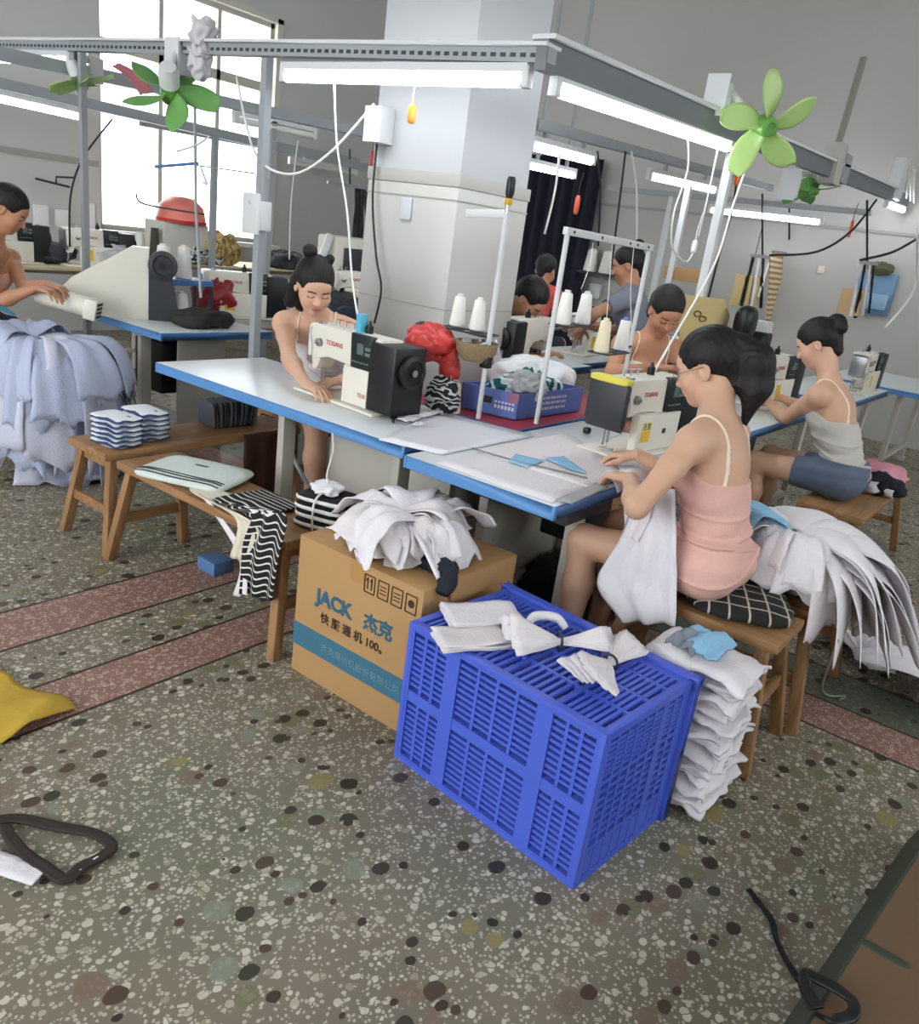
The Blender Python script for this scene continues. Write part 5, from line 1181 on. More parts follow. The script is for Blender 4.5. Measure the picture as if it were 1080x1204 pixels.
sc2 = thing('scissors', 'dark thread snips lying at the foot of the dark-ended machine', 'scissors', at(462, 495, z=.764), .8)
m = MB(); m.bar((-.06, 0, .004), (.03, .006, .004), .010, .004); m.build('blade', steel, sc2, world=False); m = MB(); m.bar((-.06, .004, .008), (.03, -.004, .008), .010, .004); m.build('blade', dark_grey, sc2, world=False)
MB().tube([(.03 + .03 * math.cos(a) + .03, .016 * math.sin(a), .006) for a in np.linspace(0, 2 * PI, 12)], .004, 6).build('handle', black_pl, sc2, world=False, smooth=True)
# blue cardboard tray with cloth
ty = mat('tray blue', (92, 112, 178), .45, 0, .12, 5); ty2 = mat('tray mauve', (150, 96, 120), .45)
tr = thing('cardboard_tray', 'blue printed cardboard tray holding teal striped cloth, on the maroon table', 'tray', (3.1, 1.97, .763), 0)
F0 = at(606, 494, z=.764); Fr = at(681, 483, z=.764); Fl = at(540, 479, z=.764); Fb = Fr + Fl - F0; hh = Vector((0, 0, .115)); M_ = [F0, Fr, Fb, Fl]; cc = (F0 + Fb) / 2
for i in range(4):
    a, b = M_[i], M_[(i + 1) % 4]; inn = ((cc - (a + b) / 2).normalized()) * .006; m = MB()
    m.add([a, b, b + inn, a + inn, a + hh, b + hh, b + inn + hh, a + inn + hh], [(0, 3, 2, 1), (4, 5, 6, 7), (0, 1, 5, 4), (1, 2, 6, 5), (2, 3, 7, 6), (3, 0, 4, 7)])
    m.build('side', ty, tr)
m = MB(); m.add([p for p in M_] + [p + Vector((0, 0, .005)) for p in M_], [(3, 2, 1, 0), (4, 5, 6, 7)] + [(i, (i + 1) % 4, (i + 1) % 4 + 4, i + 4) for i in range(4)]); m.build('bottom', ty, tr)
m = MB(); o_ = (F0 - cc).normalized() * .0012
def strip(a, b, k0, k1, z0, z1):
    n = (b - a).cross(Vector((0, 0, 1))).normalized(); n = n if n.dot(a - cc) > 0 else -n; n = n * .0012
    p, q = a.lerp(b, k0) + n, a.lerp(b, k1) + n
    m.add([p + Vector((0, 0, z0)), q + Vector((0, 0, z0)), q + Vector((0, 0, z1)), p + Vector((0, 0, z1))], [(0, 1, 2, 3)])
for z0 in (.03, .055, .078):
    for k in range(9): strip(F0, Fr, .36 + k * .042, .386 + k * .042 + .008 * (k % 2), z0, z0 + .012)
for k in range(6): strip(F0, Fl, .06 + k * .06, .10 + k * .06, .035, .05); strip(F0, Fl, .06 + k * .06, .10 + k * .06, .06, .068)
m.build('printed_marks', mat('tray print', (206, 208, 222), .5), tr)
m = MB(); strip(F0, Fl, .45, .60, .05, .08); m.build('hand_hole', black_pl, tr)
m = MB(); strip(F0, Fl, .0, .18, .07, .114); m.build('mauve_corner', ty2, tr)
tealst = stripes('teal white stripe', (206, 218, 218), (24, 92, 96), 0, 16, .55, .1, warp=.08)
cz = cc + Vector((0, 0, .095))
tag(MB().blob(cz, (.21, .12, .075), .8, .04, 7, 3, 40, 20).build('striped_cloth', tealst, smooth=True), 'teal and white striped cloth heaped in the blue tray', 'cloth')
tag(MB().blob(F0.lerp(cc, .55) + Vector((.02, .0, .135)), (.085, .075, .05), .8, .03, 14, 5, 32, 18).build('grey_cloth', mat('grey mottled knit', (170, 172, 172), .9, 0, .3, 30, .5, 60), smooth=True), 'crumpled grey knit piece on top of the striped cloth in the tray', 'cloth')
film = mat('milky plastic film', (214, 214, 216), .3, 0, .06, 6, .4, 30)
pb = thing('plastic_bag', 'milky white plastic bag full of cloth behind the blue tray', 'bag', (3.45, 2.15, .763), 0)
MB().blob((3.46, 2.14, .86), (.22, .18, .095), .75, .035, 6, 7, 40, 22).build('bag_body', film, pb, smooth=True)
MB().sheet(lambda u, v: Vector((3.30 - .03 * u + .05 * (v - .5) * (1 - u), 2.24 + .03 * u + .09 * (v - .5) * (1 - u * .6), .90 + .13 * u + .01 * math.sin(v * 7))), 10, 8, .003).build('bag_handle', film, pb, smooth=True)
# red bag hanging behind the dark ended machine
rb = at(512, 405, x=2.74)
rg = thing('plastic_bag', 'red plastic bag bulging beside the dark-ended machine on the left table', 'bag', rb, 0)
MB().blob(rb + Vector((0, .02, .0)), (.085, .12, .075), .85, .025, 9, 2, 36, 20).build('bag_body', red_film, rg, smooth=True)
MB().blob(rb + Vector((.02, -.08, -.10)), (.05, .03, .09), .8, .015, 12, 4).build('bag_tail', red_film, rg, smooth=True)
MB().blob(rb + Vector((.03, .09, .05)), (.05, .04, .03), .8, .015, 16, 6).build('dark_bundle', black_pl, rg, smooth=True)
bb = MB(); bb.blob((2.70, 2.10, .84), (.05, .07, .075), .8, .02, 14, 5); tag(bb.build('cloth_heap', stripes('black white scrap', (30, 30, 32), (200, 200, 200), 2, 40, .6, warp=.15), smooth=True), 'black and white scrap heap under the red bag behind the dark machine end', 'cloth')
# heap on the left table
tag(MB().blob((3.02, 4.26, .815), (.20, .11, .055), .75, .03, 8, 3, 40, 20).build('dark_cloth', mat('dark olive cloth', (40, 40, 36), .8, 0, .2, 8, .3, 60), smooth=True), 'dark olive cloth heap at the front corner of the left blue table', 'cloth')
r2 = thing('plastic_bag', 'dark red plastic bag on the left blue table behind the dark cloth', 'bag', (3.5, 4.75, .763), 0)
dr = mat('dark red film', (150, 40, 48), .35, 0, .2, 9, .4, 30)
MB().blob((3.48, 4.75, .90), (.15, .13, .12), .8, .04, 7, 5, 36, 20).build('bag_body', dr, r2, smooth=True); MB().blob((3.62, 4.68, 1.0), (.05, .05, .04), .8, .02, 14, 2).build('bag_knot', dr, r2, smooth=True)
tag(MB().box(3.30, 3.80, 4.55, 4.95, .70, .76).build('side_board', leg_paint, bevel=.004), 'pale board level with the left table under the dark red bag', 'board')
# window side: rolls, basket, cloth
rbk = thing('plastic_basket', 'translucent coral red basket standing high before the bright window', 'basket', at(213, 262, y=7.5), 0)
pz = at(213, 262, y=7.5)
MB().lathe([(0, 0), (.20, .0), (.24, .04), (.21, .16), (.12, .24), (0, .25)], 24, pz).build('basket_body', mat('coral plastic', (240, 140, 126), .4, 0, .08, 9, trans=.35), rbk, smooth=None)
MB().lathe([(0, .0), (.245, .0), (.25, .03), (0, .03)], 24, pz).build('basket_rim', red_film, rbk)
tag(MB().box(pz.x - .25, pz.x + .25, 7.4, 7.75, .86, pz.z).build('parts_box', mat('white box', (200, 198, 192), .6), bevel=.01), 'pale box under the coral basket on the window table', 'box')
yc = at(268, 285, y=7.3)
tag(MB().blob((yc.x, 7.5, 1.0), (.26, .18, .17), .8, .06, 5, 4, 36, 20).build('yellow_cloth', stripes('tan folds', (196, 172, 110), (140, 116, 70), 0, 9, .7, warp=.3), smooth=True), 'tan yellow draped cloth on the window table right of the coral basket', 'cloth')
for i in range(4):
    x = 4.55 + i * .16
    tag(MB().cyl((x, 7.45, .862), (x, 7.45, 1.12 + .05 * (i % 2)), .05, .035).build('thread_cone', (thread_white, mat('olive thread', (70, 74, 60), .8), thread_white, thread_cream)[i], smooth=None), 'tall thread cone standing on the window table left of the coral basket', 'thread cone', 'cones on the window table')
heap = mat('mixed dark cloth', (60, 62, 66), .85, 0, .6, 16)
heaps = mat('mixed grey cloth', (170, 170, 172), .85, 0, .3, 12)
for i, (x, y, z, r, m, lab) in enumerate(((5.2, 7.5, .93, (.3, .2, .09), stripes('black white heap', (210, 210, 208), (40, 40, 44), 0, 14, .6, warp=.5), 'black and white cloth heap on the window table, behind the left pole'), (6.5, 7.6, .94, (.3, .2, .1), heap, 'dark cloth heap at the right end of the window table'), (3.9, 6.8, .93, (.22, .2, .11), heaps, 'grey cloth heap at the right end of the cream table'), (3.3, 6.9, .92, (.3, .16, .09), heap, 'dark scrap heap in the middle of the cream table'), (2.35, 6.8, .91, (.2, .2, .09), heaps, 'pale scrap heap at the left end of the cream table'), (5.0, 5.15, .84, (.25, .2, .08), heap, 'dark heap on the grey work table behind the lilac woman'), (4.5, 5.2, .86, (.18, .16, .10), mat('pale pink cloth', (226, 196, 196), .85), 'pale pink cloth on the grey work table left of the lilac woman'))):
    tag(MB().blob((x, y, z), r, .8, .05, 6, i + 3, 32, 16).build('cloth_heap', m, smooth=True), lab, 'cloth')
# floor pieces
yl_c = mat('mustard cloth', (190, 156, 58), .85, 0, .08, 5, .2, 60)
tag(MB().sheet(lambda u, v: Vector((.55 + .50 * u + .03 * nz_(v * 3, 1) - .10 * v * u, 1.98 + .52 * v - .02 * u + .10 * u * (1 - v), .008 + .02 * max(0, nz_(u * 5, v * 5, 2)) + .03 * max(0, nz_(u * 2, v * 3, 9)))), 26, 26, .004).build('cloth', yl_c, smooth=True), 'mustard yellow cloth lying flat on the floor at the left edge', 'cloth')
rl = thing('apron_strap', 'dark brown loop of strap with a white cloth end on the floor at lower left', 'strap', at(60, 1000, z=0), 0)
strapm = mat('dark brown strap', (52, 44, 38), .8, 0, .2, 12)
def ribbon(pts, w, m, par, name, th=.006):
    pts = [Vector(p) for p in pts]; Q = MB().tube(pts, .001, 3).v[::3]; Q = [Vector(p) for p in Q][:-0 or None]
    n = len(Q)
    def fn(u, v):
        x = u * (n - 1); i = min(int(x), n - 2); p = Q[i].lerp(Q[i + 1], x - i); d = (Q[min(i + 1, n - 1)] - Q[max(i - 1, 0)]); s_ = Vector((-d.y, d.x, 0)); s_ = s_.normalized() if s_.length > 1e-6 else Vector((1, 0, 0))
        return p + s_ * (v - .5) * w + Vector((0, 0, .003 * nz_(u * 9, v * 2)))
    return MB().sheet(fn, n * 2, 4, th).build(name, m, par, smooth=True)
ribbon([at(u, v, z=.012) for u, v in ((-25, 968), (20, 962), (70, 972), (112, 980), (132, 995), (118, 1008), (98, 1018), (76, 1034), (52, 1020), (30, 1005), (12, 985), (4, 970))], .028, strapm, rl, 'strap')
ribbon([at(u, v, z=.010) for u, v in ((-30, 1003), (-5, 1012), (22, 1022), (48, 1030))], .055, white_cloth, rl, 'white_end')
ribbon([at(u, v, z=.010) for u, v in ((90, 1022), (105, 1012), (120, 1004))], .022, white_cloth, rl, 'white_end')
bs_ = thing('webbing_strap', 'black webbing strap with a loop end on the floor beside the lower right carton', 'strap', at(930, 1110, z=0), 0)
ribbon([at(u, v, z=.012) for u, v in ((880, 1046), (893, 1062), (908, 1083), (912, 1102), (925, 1130), (948, 1165))], .014, black_pl, bs_, 'strap')
ribbon([at(944, 1158, z=.02), at(952, 1180, z=.16), at(972, 1198, z=.255), at(998, 1196, z=.262), at(1003, 1180, z=.262), at(985, 1164, z=.262), at(962, 1152, z=.256), at(948, 1146, z=.255), at(946, 1160, z=.255), at(962, 1186, z=.255)], .022, black_pl, bs_, 'loop')
tag(MB().box(1.93, 2.03, 2.60, 2.72, 0, .06).build('box', mat('small blue box', (84, 118, 160), .5), bevel=.006), 'small blue box on the floor under the second bench', 'box')
# bench of the grey vest woman
for i, (x, y, z, r, m, lab) in enumerate(((5.18, .74, .50, (.19, .14, .055), mat('pink print cloth', (216, 150, 166), .85, 0, .25, 22), 'pink printed cloth heap on the bench right of the grey vest woman'), (4.92, .72, .485, (.16, .16, .04), mat('white print cloth', (214, 212, 216), .85, 0, .06, 9), 'white cloth beside the pink heap on the bench'), (4.86, .66, .50, (.07, .11, .05), navy, 'navy cloth between the denim shorts and the pink heap'))):
    tag(MB().blob((x, y, z), r, .8, .035, 8, i + 3, 32, 16).build('cloth_heap', m, smooth=True), lab, 'cloth')
# ---------------------------------------------------------------- fans
fan_green = mat('leaf green plastic', (176, 208, 130), .35, 0, .06, 6, trans=.15); fan_dark = mat('hub green plastic', (96, 150, 70), .4); fan_g2 = mat('deep green plastic', (112, 168, 92), .4, trans=.1)
def fan(label, c, axis, R, m, hubm, clampp=None, n=5, rot=0, body=rail_white):
    c = Vector(c); ax = Vector(axis).normalized(); t = thing('clip_fan', label, 'fan', c, 0, 'clip fans on the tracks')
    Q = ax.to_track_quat('Z', 'Y').to_matrix().to_4x4(); M = Matrix.Translation(c) @ Q
    for i in range(n):
        a = rot + 2 * PI * i / n
        def fn(u, v):
            r = R * (.16 + .84 * u); w = R * .62 * (math.sin(PI * min(1, .10 + .86 * u)) ** .6) * (.55 + .45 * u); th = a + (v - .5) * w / max(r, .05) + .25 * u
            z = (v - .5) * R * .22 * (1 - .3 * u) + .02 * R * u
            return M @ Vector((r * math.cos(th), r * math.sin(th), z))
        MB().sheet(fn, 16, 8, .003).build('blade', m, t, smooth=True)
    MB().lathe([(0, -.03 * R / .25), (.19 * R, -.03 * R / .25), (.20 * R, 0), (.17 * R, .05 * R / .25), (.10 * R, .06 * R / .25), (.09 * R, .05 * R / .25), (0, .05 * R / .25)], 22, M=M).build('hub', hubm, t, smooth=None)
    MB().lathe([(0, -.62 * R), (.16 * R, -.60 * R), (.20 * R, -.42 * R), (.20 * R, -.18 * R), (.1 * R, -.12 * R), (0, -.12 * R)], 18, M=M).build('motor', body, t, smooth=None)
    if clampp is not None:
        k = Vector(clampp); p = M @ Vector((0, 0, -.5 * R))
        MB().tube([p, p.lerp(k, .5) + Vector((0, 0, .04)), k + Vector((0, 0, .06)), k], .018, 8).build('arm', body, t, smooth=True)
        MB().box(-.04, .04, -.05, .05, -.07, .07, Matrix.Translation(k)).build('clamp', body, t, bevel=.01)
        MB().box(-.055, -.04, -.06, .06, -.09, .10, Matrix.Translation(k)).build('clamp_jaw', body, t, bevel=.004)
    return t
fan('large light green five-bladed fan clipped above the right light track', at(900, 148, y=1.58), (-.62, -.68, -.25), .255, fan_green, fan_dark, at(842, 120, y=1.84) + Vector((0, -.01, .02)), rot=.35)
fan('green fan tilted away on the slotted left track, by the window', at(200, 108, x=2.66), (.45, .55, -.65), .25, fan_g2, fan_dark, at(212, 72, x=2.72) + Vector((0, 0, .0)), rot=.5)
fan('small deep green fan at the far end of the right light track', at(955, 222, y=1.95), (-.2, -.5, -.9), .22, fan_g2, fan_dark, at(930, 215, y=1.84) + Vector((0, 0, -.02)), rot=.2)
fan('small light green fan half seen behind the left tracks', at(94, 98, y=5.1), (.3, -.2, -.9), .20, fan_green, fan_dark, at(110, 92, y=5.2) + Vector((0, 0, .04)), rot=.1)
gf = at(302, 248, x=2.70)
fan('small white fan clipped on the grey pole left of the lilac woman', gf, (-.35, -.9, 0), .06, mat('smoky plastic', (196, 198, 200), .4), rail_white, (2.72, 3.40, gf.z - .02), n=3)
# second clip base with a stick on the right track
st_ = thing('clip_bracket', 'white clip bracket with a tall grey stick standing on the right track', 'bracket', at(985, 170, y=1.84), 0)
k = at(980, 190, y=1.84); MB().cyl(at(976, 200, y=1.84), at(1015, 68, y=1.84), .025).build('stick', mat('grey stick', (130, 126, 120), .7), st_, smooth=None)
MB().box(-.10, .08, -.06, .06, -.16, .12, Matrix.Translation(k)).build('clamp', mat('dull white plastic', (180, 176, 170), .5), st_, bevel=.02)
MB().box(.12, .30, -.05, .03, -.12, .08, Matrix.Translation(k)).build('transformer', grey_metal, st_, bevel=.01)
st_ = thing('clip_bracket', 'white clip bracket with trailing cords at the far right end of the right track', 'bracket', at(1055, 215, y=1.84), 0)
k = at(1052, 222, y=1.84); MB().box(-.12, .10, -.06, .06, -.10, .26, Matrix.Translation(k)).build('clamp', rail_white, st_, bevel=.03)
for i in range(3): MB().tube([k + Vector((.1 * i, -.07, .2)), k + Vector((.1 + .15 * i, -.08, .05)), k + Vector((.2 + .2 * i, -.08, -.05))], .012, 6).build('cord', cord_white, st_, smooth=True)
# white cloth on the left track and small bits
wc = at(238, 45, x=2.70)
wcl = thing('rag', 'white rag thrown over the slotted left track beside the green fan', 'rag', wc, 0)
MB().blob(wc + Vector((0, 0, .01)), (.05, .06, .085), .8, .03, 12, 3, 30, 18).build('rag_top', mat('greyish rag', (196, 192, 196), .85, 0, .1), wcl, smooth=True)
MB().blob(wc + Vector((.02, .05, -.10)), (.045, .06, .07), .8, .03, 12, 7, 30, 18).build('rag_tail', mat('greyish rag', (196, 192, 196)), wcl, smooth=True)
rb_ = at(163, 98, x=2.73); tag(grid_cloth([at(132, 78, x=2.72), at(150, 92, x=2.72), at(165, 112, x=2.72)], [at(140, 74, x=2.72), at(165, 88, x=2.72), at(180, 108, x=2.72)], .004, .006, 1, 2).build('ribbon', mat('dull red ribbon', (150, 90, 96), .7), smooth=True), 'dull red ribbon hanging from the slotted left track beside the green fan', 'ribbon')
hk = MB(); hk.box(-.012, .012, -.02, .02, -.04, .05, Matrix.Translation(at(91, 62, x=2.72))); tag(hk.build('clamp', black_pl, bevel=.004), 'black clamp gripping the slotted track at the upper left', 'clamp')
# thread hooks over the left machine
hr = thing('thread_hanger', 'thin blue and grey thread hanger bars in front of the window', 'thread hanger', at(220, 200, x=3.0), 0)
b_ = MB(); b_.bar(at(183, 196, x=3.0), at(232, 192, x=3.0), .015, .015); b_.build('blue_bar', bt, hr); b_ = MB(); b_.bar(at(228, 194, x=3.0), at(300, 204, x=3.0), .008, .008); b_.build('grey_bar', steel, hr)
b_ = MB(); b_.tube([at(229, 120, x=3.0), at(230, 240, x=3.0), at(236, 350, x=3.0)], .009, 8, False); b_.build('pole', grey_metal, hr, smooth=None)
b_ = MB(); b_.tube([at(160, 228, x=3.05), at(170, 240, x=3.05), at(240, 252, x=3.05)], .006, 6); tag(b_.build('thread_guide', dark_grey, smooth=True), 'bent dark wire guide before the window, below the blue bar', 'wire')
b_ = thing('hook', 'two small white hooks hanging under the blue bar at the window', 'hook', at(237, 200, x=3.0), 0)
MB().tube([at(236, 196, x=3.0), at(240, 208, x=3.0), at(243, 216, x=3.0), at(238, 214, x=3.0)], .007, 6).build('hook_body', rail_white, b_, smooth=True); MB().tube([at(246, 160, x=3.0), at(232, 170, x=3.0), at(208, 178, x=3.0)], .006, 6).build('hook_arm', rail_white, b_, smooth=True)
# ---------------------------------------------------------------- cords and plugs
def cord(label, pts, r=.004, m=cord_white): return tag(MB().tube(pts, r, 6).build('power_cord', m, smooth=True), label, 'cord')
def plug(label, p, col, m=None, L=.075):
    p = Vector(p); t = thing('cord_switch', label, 'switch', p, 0, 'cord switches')
    MB().blob(p, (.017, .014, L / 2), .6).build('body', mat('switch ' + str(col), col, .4), t, smooth=True)
    MB().tube([p + Vector((0, 0, L / 2 - .005)), p + Vector((.005, .005, L / 2 + .05)), p + Vector((.02, 0, L / 2 + .14))], .003, 6).build('cord', m or cord_black, t, smooth=True)
    return t
plug('orange cord switch hanging before the column below the lamp', at(484, 134, x=2.76), (240, 150, 50), cord_white)
plug('orange cord switch hanging beside the white post below the large fan', at(866, 210, y=1.83), (232, 110, 50))
plug('orange cord switch hanging far right in front of the grey wall', at(1000, 269, y=1.95), (222, 96, 60), L=.15)
plug('red orange switch hanging right of the column by the dark curtain', at(678, 241, y=2.9), (210, 90, 64), L=.12)
plug('red switch hanging left of the column under the upper track', at(437, 188, y=5.2), (196, 70, 64), L=.15)
cord('white cord drooping from the left track post toward the column', [at(278, 90, x=2.72), at(300, 180, x=2.72), at(340, 205, x=2.74), at(385, 182, x=2.8), at(440, 122, x=2.9)], .006)
cord('white cord hanging down to the left machine beside the lilac woman', [at(393, 96, x=2.75), at(396, 170, x=2.75), at(408, 250, x=2.72), at(414, 330, x=2.7), at(424, 392, x=2.6)], .005)
cord('dark cord running down the left side of the white column', [at(445, 150, x=3.10), at(438, 230, x=3.09), at(442, 300, x=3.08), at(448, 340, x=3.08), at(440, 380, x=3.07)], .006, cord_black)
cord('white loop cord hanging below the right lamp', [at(808, 157, y=1.84), at(808, 200, y=1.83), at(792, 250, y=1.83), at(790, 290, y=1.83), at(806, 308, y=1.83), at(816, 294, y=1.83)], .005)
cord('second white loop cord hanging below the right lamp', [at(845, 168, y=1.84), at(832, 230, y=1.83), at(820, 280, y=1.83)], .005)
plug('white cord switch at the end of the looping white cord', at(816, 290, y=1.83), (225, 225, 222), cord_white, .07)
cord('white cord running from the large fan down to the pink woman\'s machine', [at(884, 178, y=1.7), at(862, 240, y=1.7), at(840, 310, y=1.62), at(790, 400, y=1.5), at(760, 452, y=1.4)], .006)
cord('black cord twisting down the white post below the fan', [at(868, 176, y=1.83), at(862, 240, y=1.83), at(845, 300, y=1.83), at(830, 360, y=1.83)], .007, cord_black)
for i, (a, b, m) in enumerate(((658, 640, cord_white), (702, 703, cord_black), (742, 748, cord_white), (735, 718, cord_black))):
    cord(('white cord hanging from the back track, right of the curtain', 'black cord hanging from the back track above the thread frame', 'white cord hanging above the right post of the thread frame', 'black cord slanting down from the back track')[i], [at(a, 178, y=2.8), at((a + b) / 2 + 3, 225, y=2.8), at(b, 275 + 14 * i, y=2.8)], .008, m)
cord('black cord sagging across the far right wall', [at(905, 300, y=2.2), at(960, 296, y=2.0), at(1000, 272, y=1.9), at(1030, 235, y=1.86)], .010, cord_black)
cord('dark cord stretched at the far right edge of the picture', [at(1010, 306, y=1.5), at(1050, 296, y=1.3), at(1085, 276, y=1.2)], .010, cord_black)
cord('white cord falling at the far right edge toward the last machine', [at(1078, 270, y=1.1), at(1074, 340, y=1.1), at(1040, 385, y=1.2)], .008)
cord('thin dark cord hanging before the left wall', [at(132, 140, y=5.2), at(98, 185, y=5.2), at(83, 230, y=5.2), at(82, 290, y=5.2)], .006, cord_black)
cord('white string from the far track by the window corner', [at(350, 165, y=5.3), at(342, 240, y=5.3), at(340, 305, y=5.3)], .006)
for i, (u, v0, v1, lab) in enumerate(((697, 285, 340, 'left thread running down from the two-post frame'), (720, 285, 385, 'middle thread running down from the two-post frame'), (745, 288, 400, 'right thread running down from the two-post frame'))):
    tag(MB().tube([at(u, v0, y=1.78), at(u - 4, (v0 + v1) / 2, y=1.77), at(u - 14 + 6 * i, v1, y=1.74)], .0018, 5).build('thread', thread_white, smooth=True), lab, 'thread')
# left under-table hose and threads
cord('grey curved hose under the left table beside its leg', [(2.42, 2.70, .70), (2.44, 2.76, .5), (2.45, 2.66, .35), (2.5, 2.5, .2), (2.55, 2.35, .02)], .010, grey_metal)
# ---------------------------------------------------------------- yellow card, hanging belts, wall things
cardy = mat('manila card', (206, 184, 130), .7, 0, .05, 3)
yk = thing('pattern_card', 'large manila pattern card standing between the white vest woman and the pink woman', 'card', at(815, 390, y=1.78), 0)
P_ = [at(u, v, y=1.78) for u, v in ((797, 372), (803, 346), (852, 352), (858, 372), (842, 424), (800, 412))]
m = MB(); n = len(P_); m.add(P_ + [p + Vector((.003, .006, 0)) for p in P_], [tuple(range(n)), tuple(range(2 * n - 1, n - 1, -1))] + [(i, i + n, (i + 1) % n + n, (i + 1) % n) for i in range(n)]); m.build('card', cardy, yk)
m = MB(); [m.tube([at(u + 4 * math.cos(a), v + 3 * math.sin(a), y=1.775) for a in np.linspace(0.3, 2 * PI, 9)], .003, 5) for u, v in ((820, 369), (826, 375))]; m.build('pen_loop', dark_ink, yk)
def rack(label, u0, u1, v0, v1, y, bits):
    r = thing('belt_rack', label, 'rack', at((u0 + u1) / 2, v0, y=y), 0); MB().bar(at(u0, v0, y=y), at(u1, v0 + (u1 - u0) * .1, y=y), .03, .03).build('bar', steel, r)
    MB().tube([at((u0 + u1) / 2, v0 - 72, y=y), at((u0 + u1) / 2, v0, y=y)], .01, 6, False).build('hanger', cord_black, r)
    for (u, ub, vb, w, m) in bits:
        a = at(u, v0, y=y); b = at(ub, vb, y=y); grid_cloth([a, a.lerp(b, .5), b], [a + Vector((w, 0, 0)), a.lerp(b, .5) + Vector((w, 0, 0)), b + Vector((w, 0, 0))], .01, .012, 1, u, 10, 4, (0, 1, 0)).build('strip', m, r, smooth=True)
    return r
rack('rack of hanging black and white tapes above the grey vest woman\'s machine', 880, 912, 300, 365, 2.9, ((884, 868, 370, .05, black_pl), (891, 880, 366, .07, white_cloth), (896, 893, 362, .05, black_pl), (906, 890, 350, .03, cord_white)))
rack('rack of long white tapes hanging left of the grey vest woman\'s head', 905, 950, 296, 380, 2.9, ((910, 898, 385, .06, white_cloth_b), (918, 905, 390, .05, white_cloth), (925, 915, 380, .06, leg_paint), (934, 922, 382, .05, white_cloth), (945, 930, 378, .08, grey_metal)))
rack('rack of black and white tapes hanging before the blue wall organizer', 1008, 1030, 308, 370, 1.84, ((1010, 998, 372, .06, white_cloth), (1016, 1004, 374, .06, black_pl), (1023, 1012, 372, .05, white_cloth_b), (1027, 1020, 368, .06, black_pl)))
def wallcard(name, label, u0, v0, u1, v1, x, m, cat='card', th=.02): 
    a = at(u0, v0, x=x); b = at(u1, v1, x=x); return tag(MB().box(x, x + th, min(a.y, b.y), max(a.y, b.y), min(a.z, b.z), max(a.z, b.z)).build(name, m, bevel=.004), label, cat)
a = at(866, 322, y=2.92); b = at(888, 360, y=2.92)
hc2 = tag(MB().box(a.x, b.x, 2.915, 2.93, b.z, a.z).build('pattern_card', cardy, bevel=.003), 'manila card hung from the back track behind the black tapes', 'card')
MB().tube([((a.x + b.x) / 2, 2.922, a.z - .005), ((a.x + b.x) / 2, 2.915, 2.12)], .004, 6, False).build('string', cord_black, hc2)
wallcard('pattern_card', 'pale orange card hung left of the blue wall organizer', 990, 338, 1008, 372, 8.6, mat('orange card', (206, 172, 128), .7))
og = thing('wall_organizer', 'blue plastic pocket organizer on the right wall', 'organizer', at(1025, 340, x=9.4), 0)
a = at(1013, 318, x=9.46); b = at(1042, 372, x=9.46)
MB().box(9.44, 9.5, b.y, a.y, b.z, a.z).build('back', mat('organizer blue', (104, 140, 170), .4), og, bevel=.004); MB().box(9.38, 9.44, b.y + .02, a.y - .02, b.z + .05, (a.z + b.z) / 2).build('pocket', mat('organizer pocket', (130, 166, 190), .3), og, bevel=.01)
MB().blob((9.42, (a.y + b.y) / 2, a.z + .04), (.05, .12, .06), .8, .02, 14).build('dry_plant', mat('dull olive', (84, 84, 60), .8, 0, .3, 30), og, smooth=True)
tag(wallcard('notice', 'small pale paper notice on the right wall', 962, 312, 968, 322, 9.48, mat('paper', (214, 204, 186), .7), 'notice', .01), 'small pale paper notice on the right wall above the grey vest woman', 'notice')
wallcard('cardboard_sheet', 'brown cardboard panel leaning behind the white vest woman', 782, 312, 826, 334, 6.6, card_mat, 'panel')
st2 = stripes('tan stripe', (216, 204, 176), (170, 130, 84), 2, 18, .5)
tag(grid_cloth([at(906, 298, y=2.88), at(902, 352, y=2.88), at(899, 382, y=2.88)], [at(920, 299, y=2.88), at(916, 354, y=2.88), at(914, 384, y=2.88)], .01, .01, 1, 3, 10, 6, (0, 1, 0)).build('cloth', st2, smooth=True), 'tan and cream striped cloth hanging left of the grey vest woman\'s head', 'cloth')
lt = thing('desk_lamp', 'black jointed lamp arm in front of the striped hanging cloth', 'lamp', (4.75, 1.72, .76), 0)
MB().tube([(4.72, 1.70, .762), (4.78, 1.7, 1.06), (4.98, 1.66, 1.20)], .010, 8, False).build('arm', black_pl, lt, smooth=None); MB().blob((5.0, 1.66, 1.22), (.09, .06, .10), .7).build('head', black_pl, lt, smooth=True)
bo_ = thing('oil_bottle', 'small red bottle with dark cap on the table right of the grey vest woman', 'bottle', (5.05, 1.3, .76), 0)
pb_ = at(967, 448, y=1.35)
MB().lathe([(0, 0), (.028, 0), (.03, .01), (.03, .07), (.014, .09), (0, .09)], 16, (pb_.x, 1.35, .762)).build('body', red_film, bo_, smooth=None); MB().lathe([(0, .09), (.012, .09), (.008, .13), (0, .13)], 12, (pb_.x, 1.35, .762)).build('cap', black_pl, bo_, smooth=None)
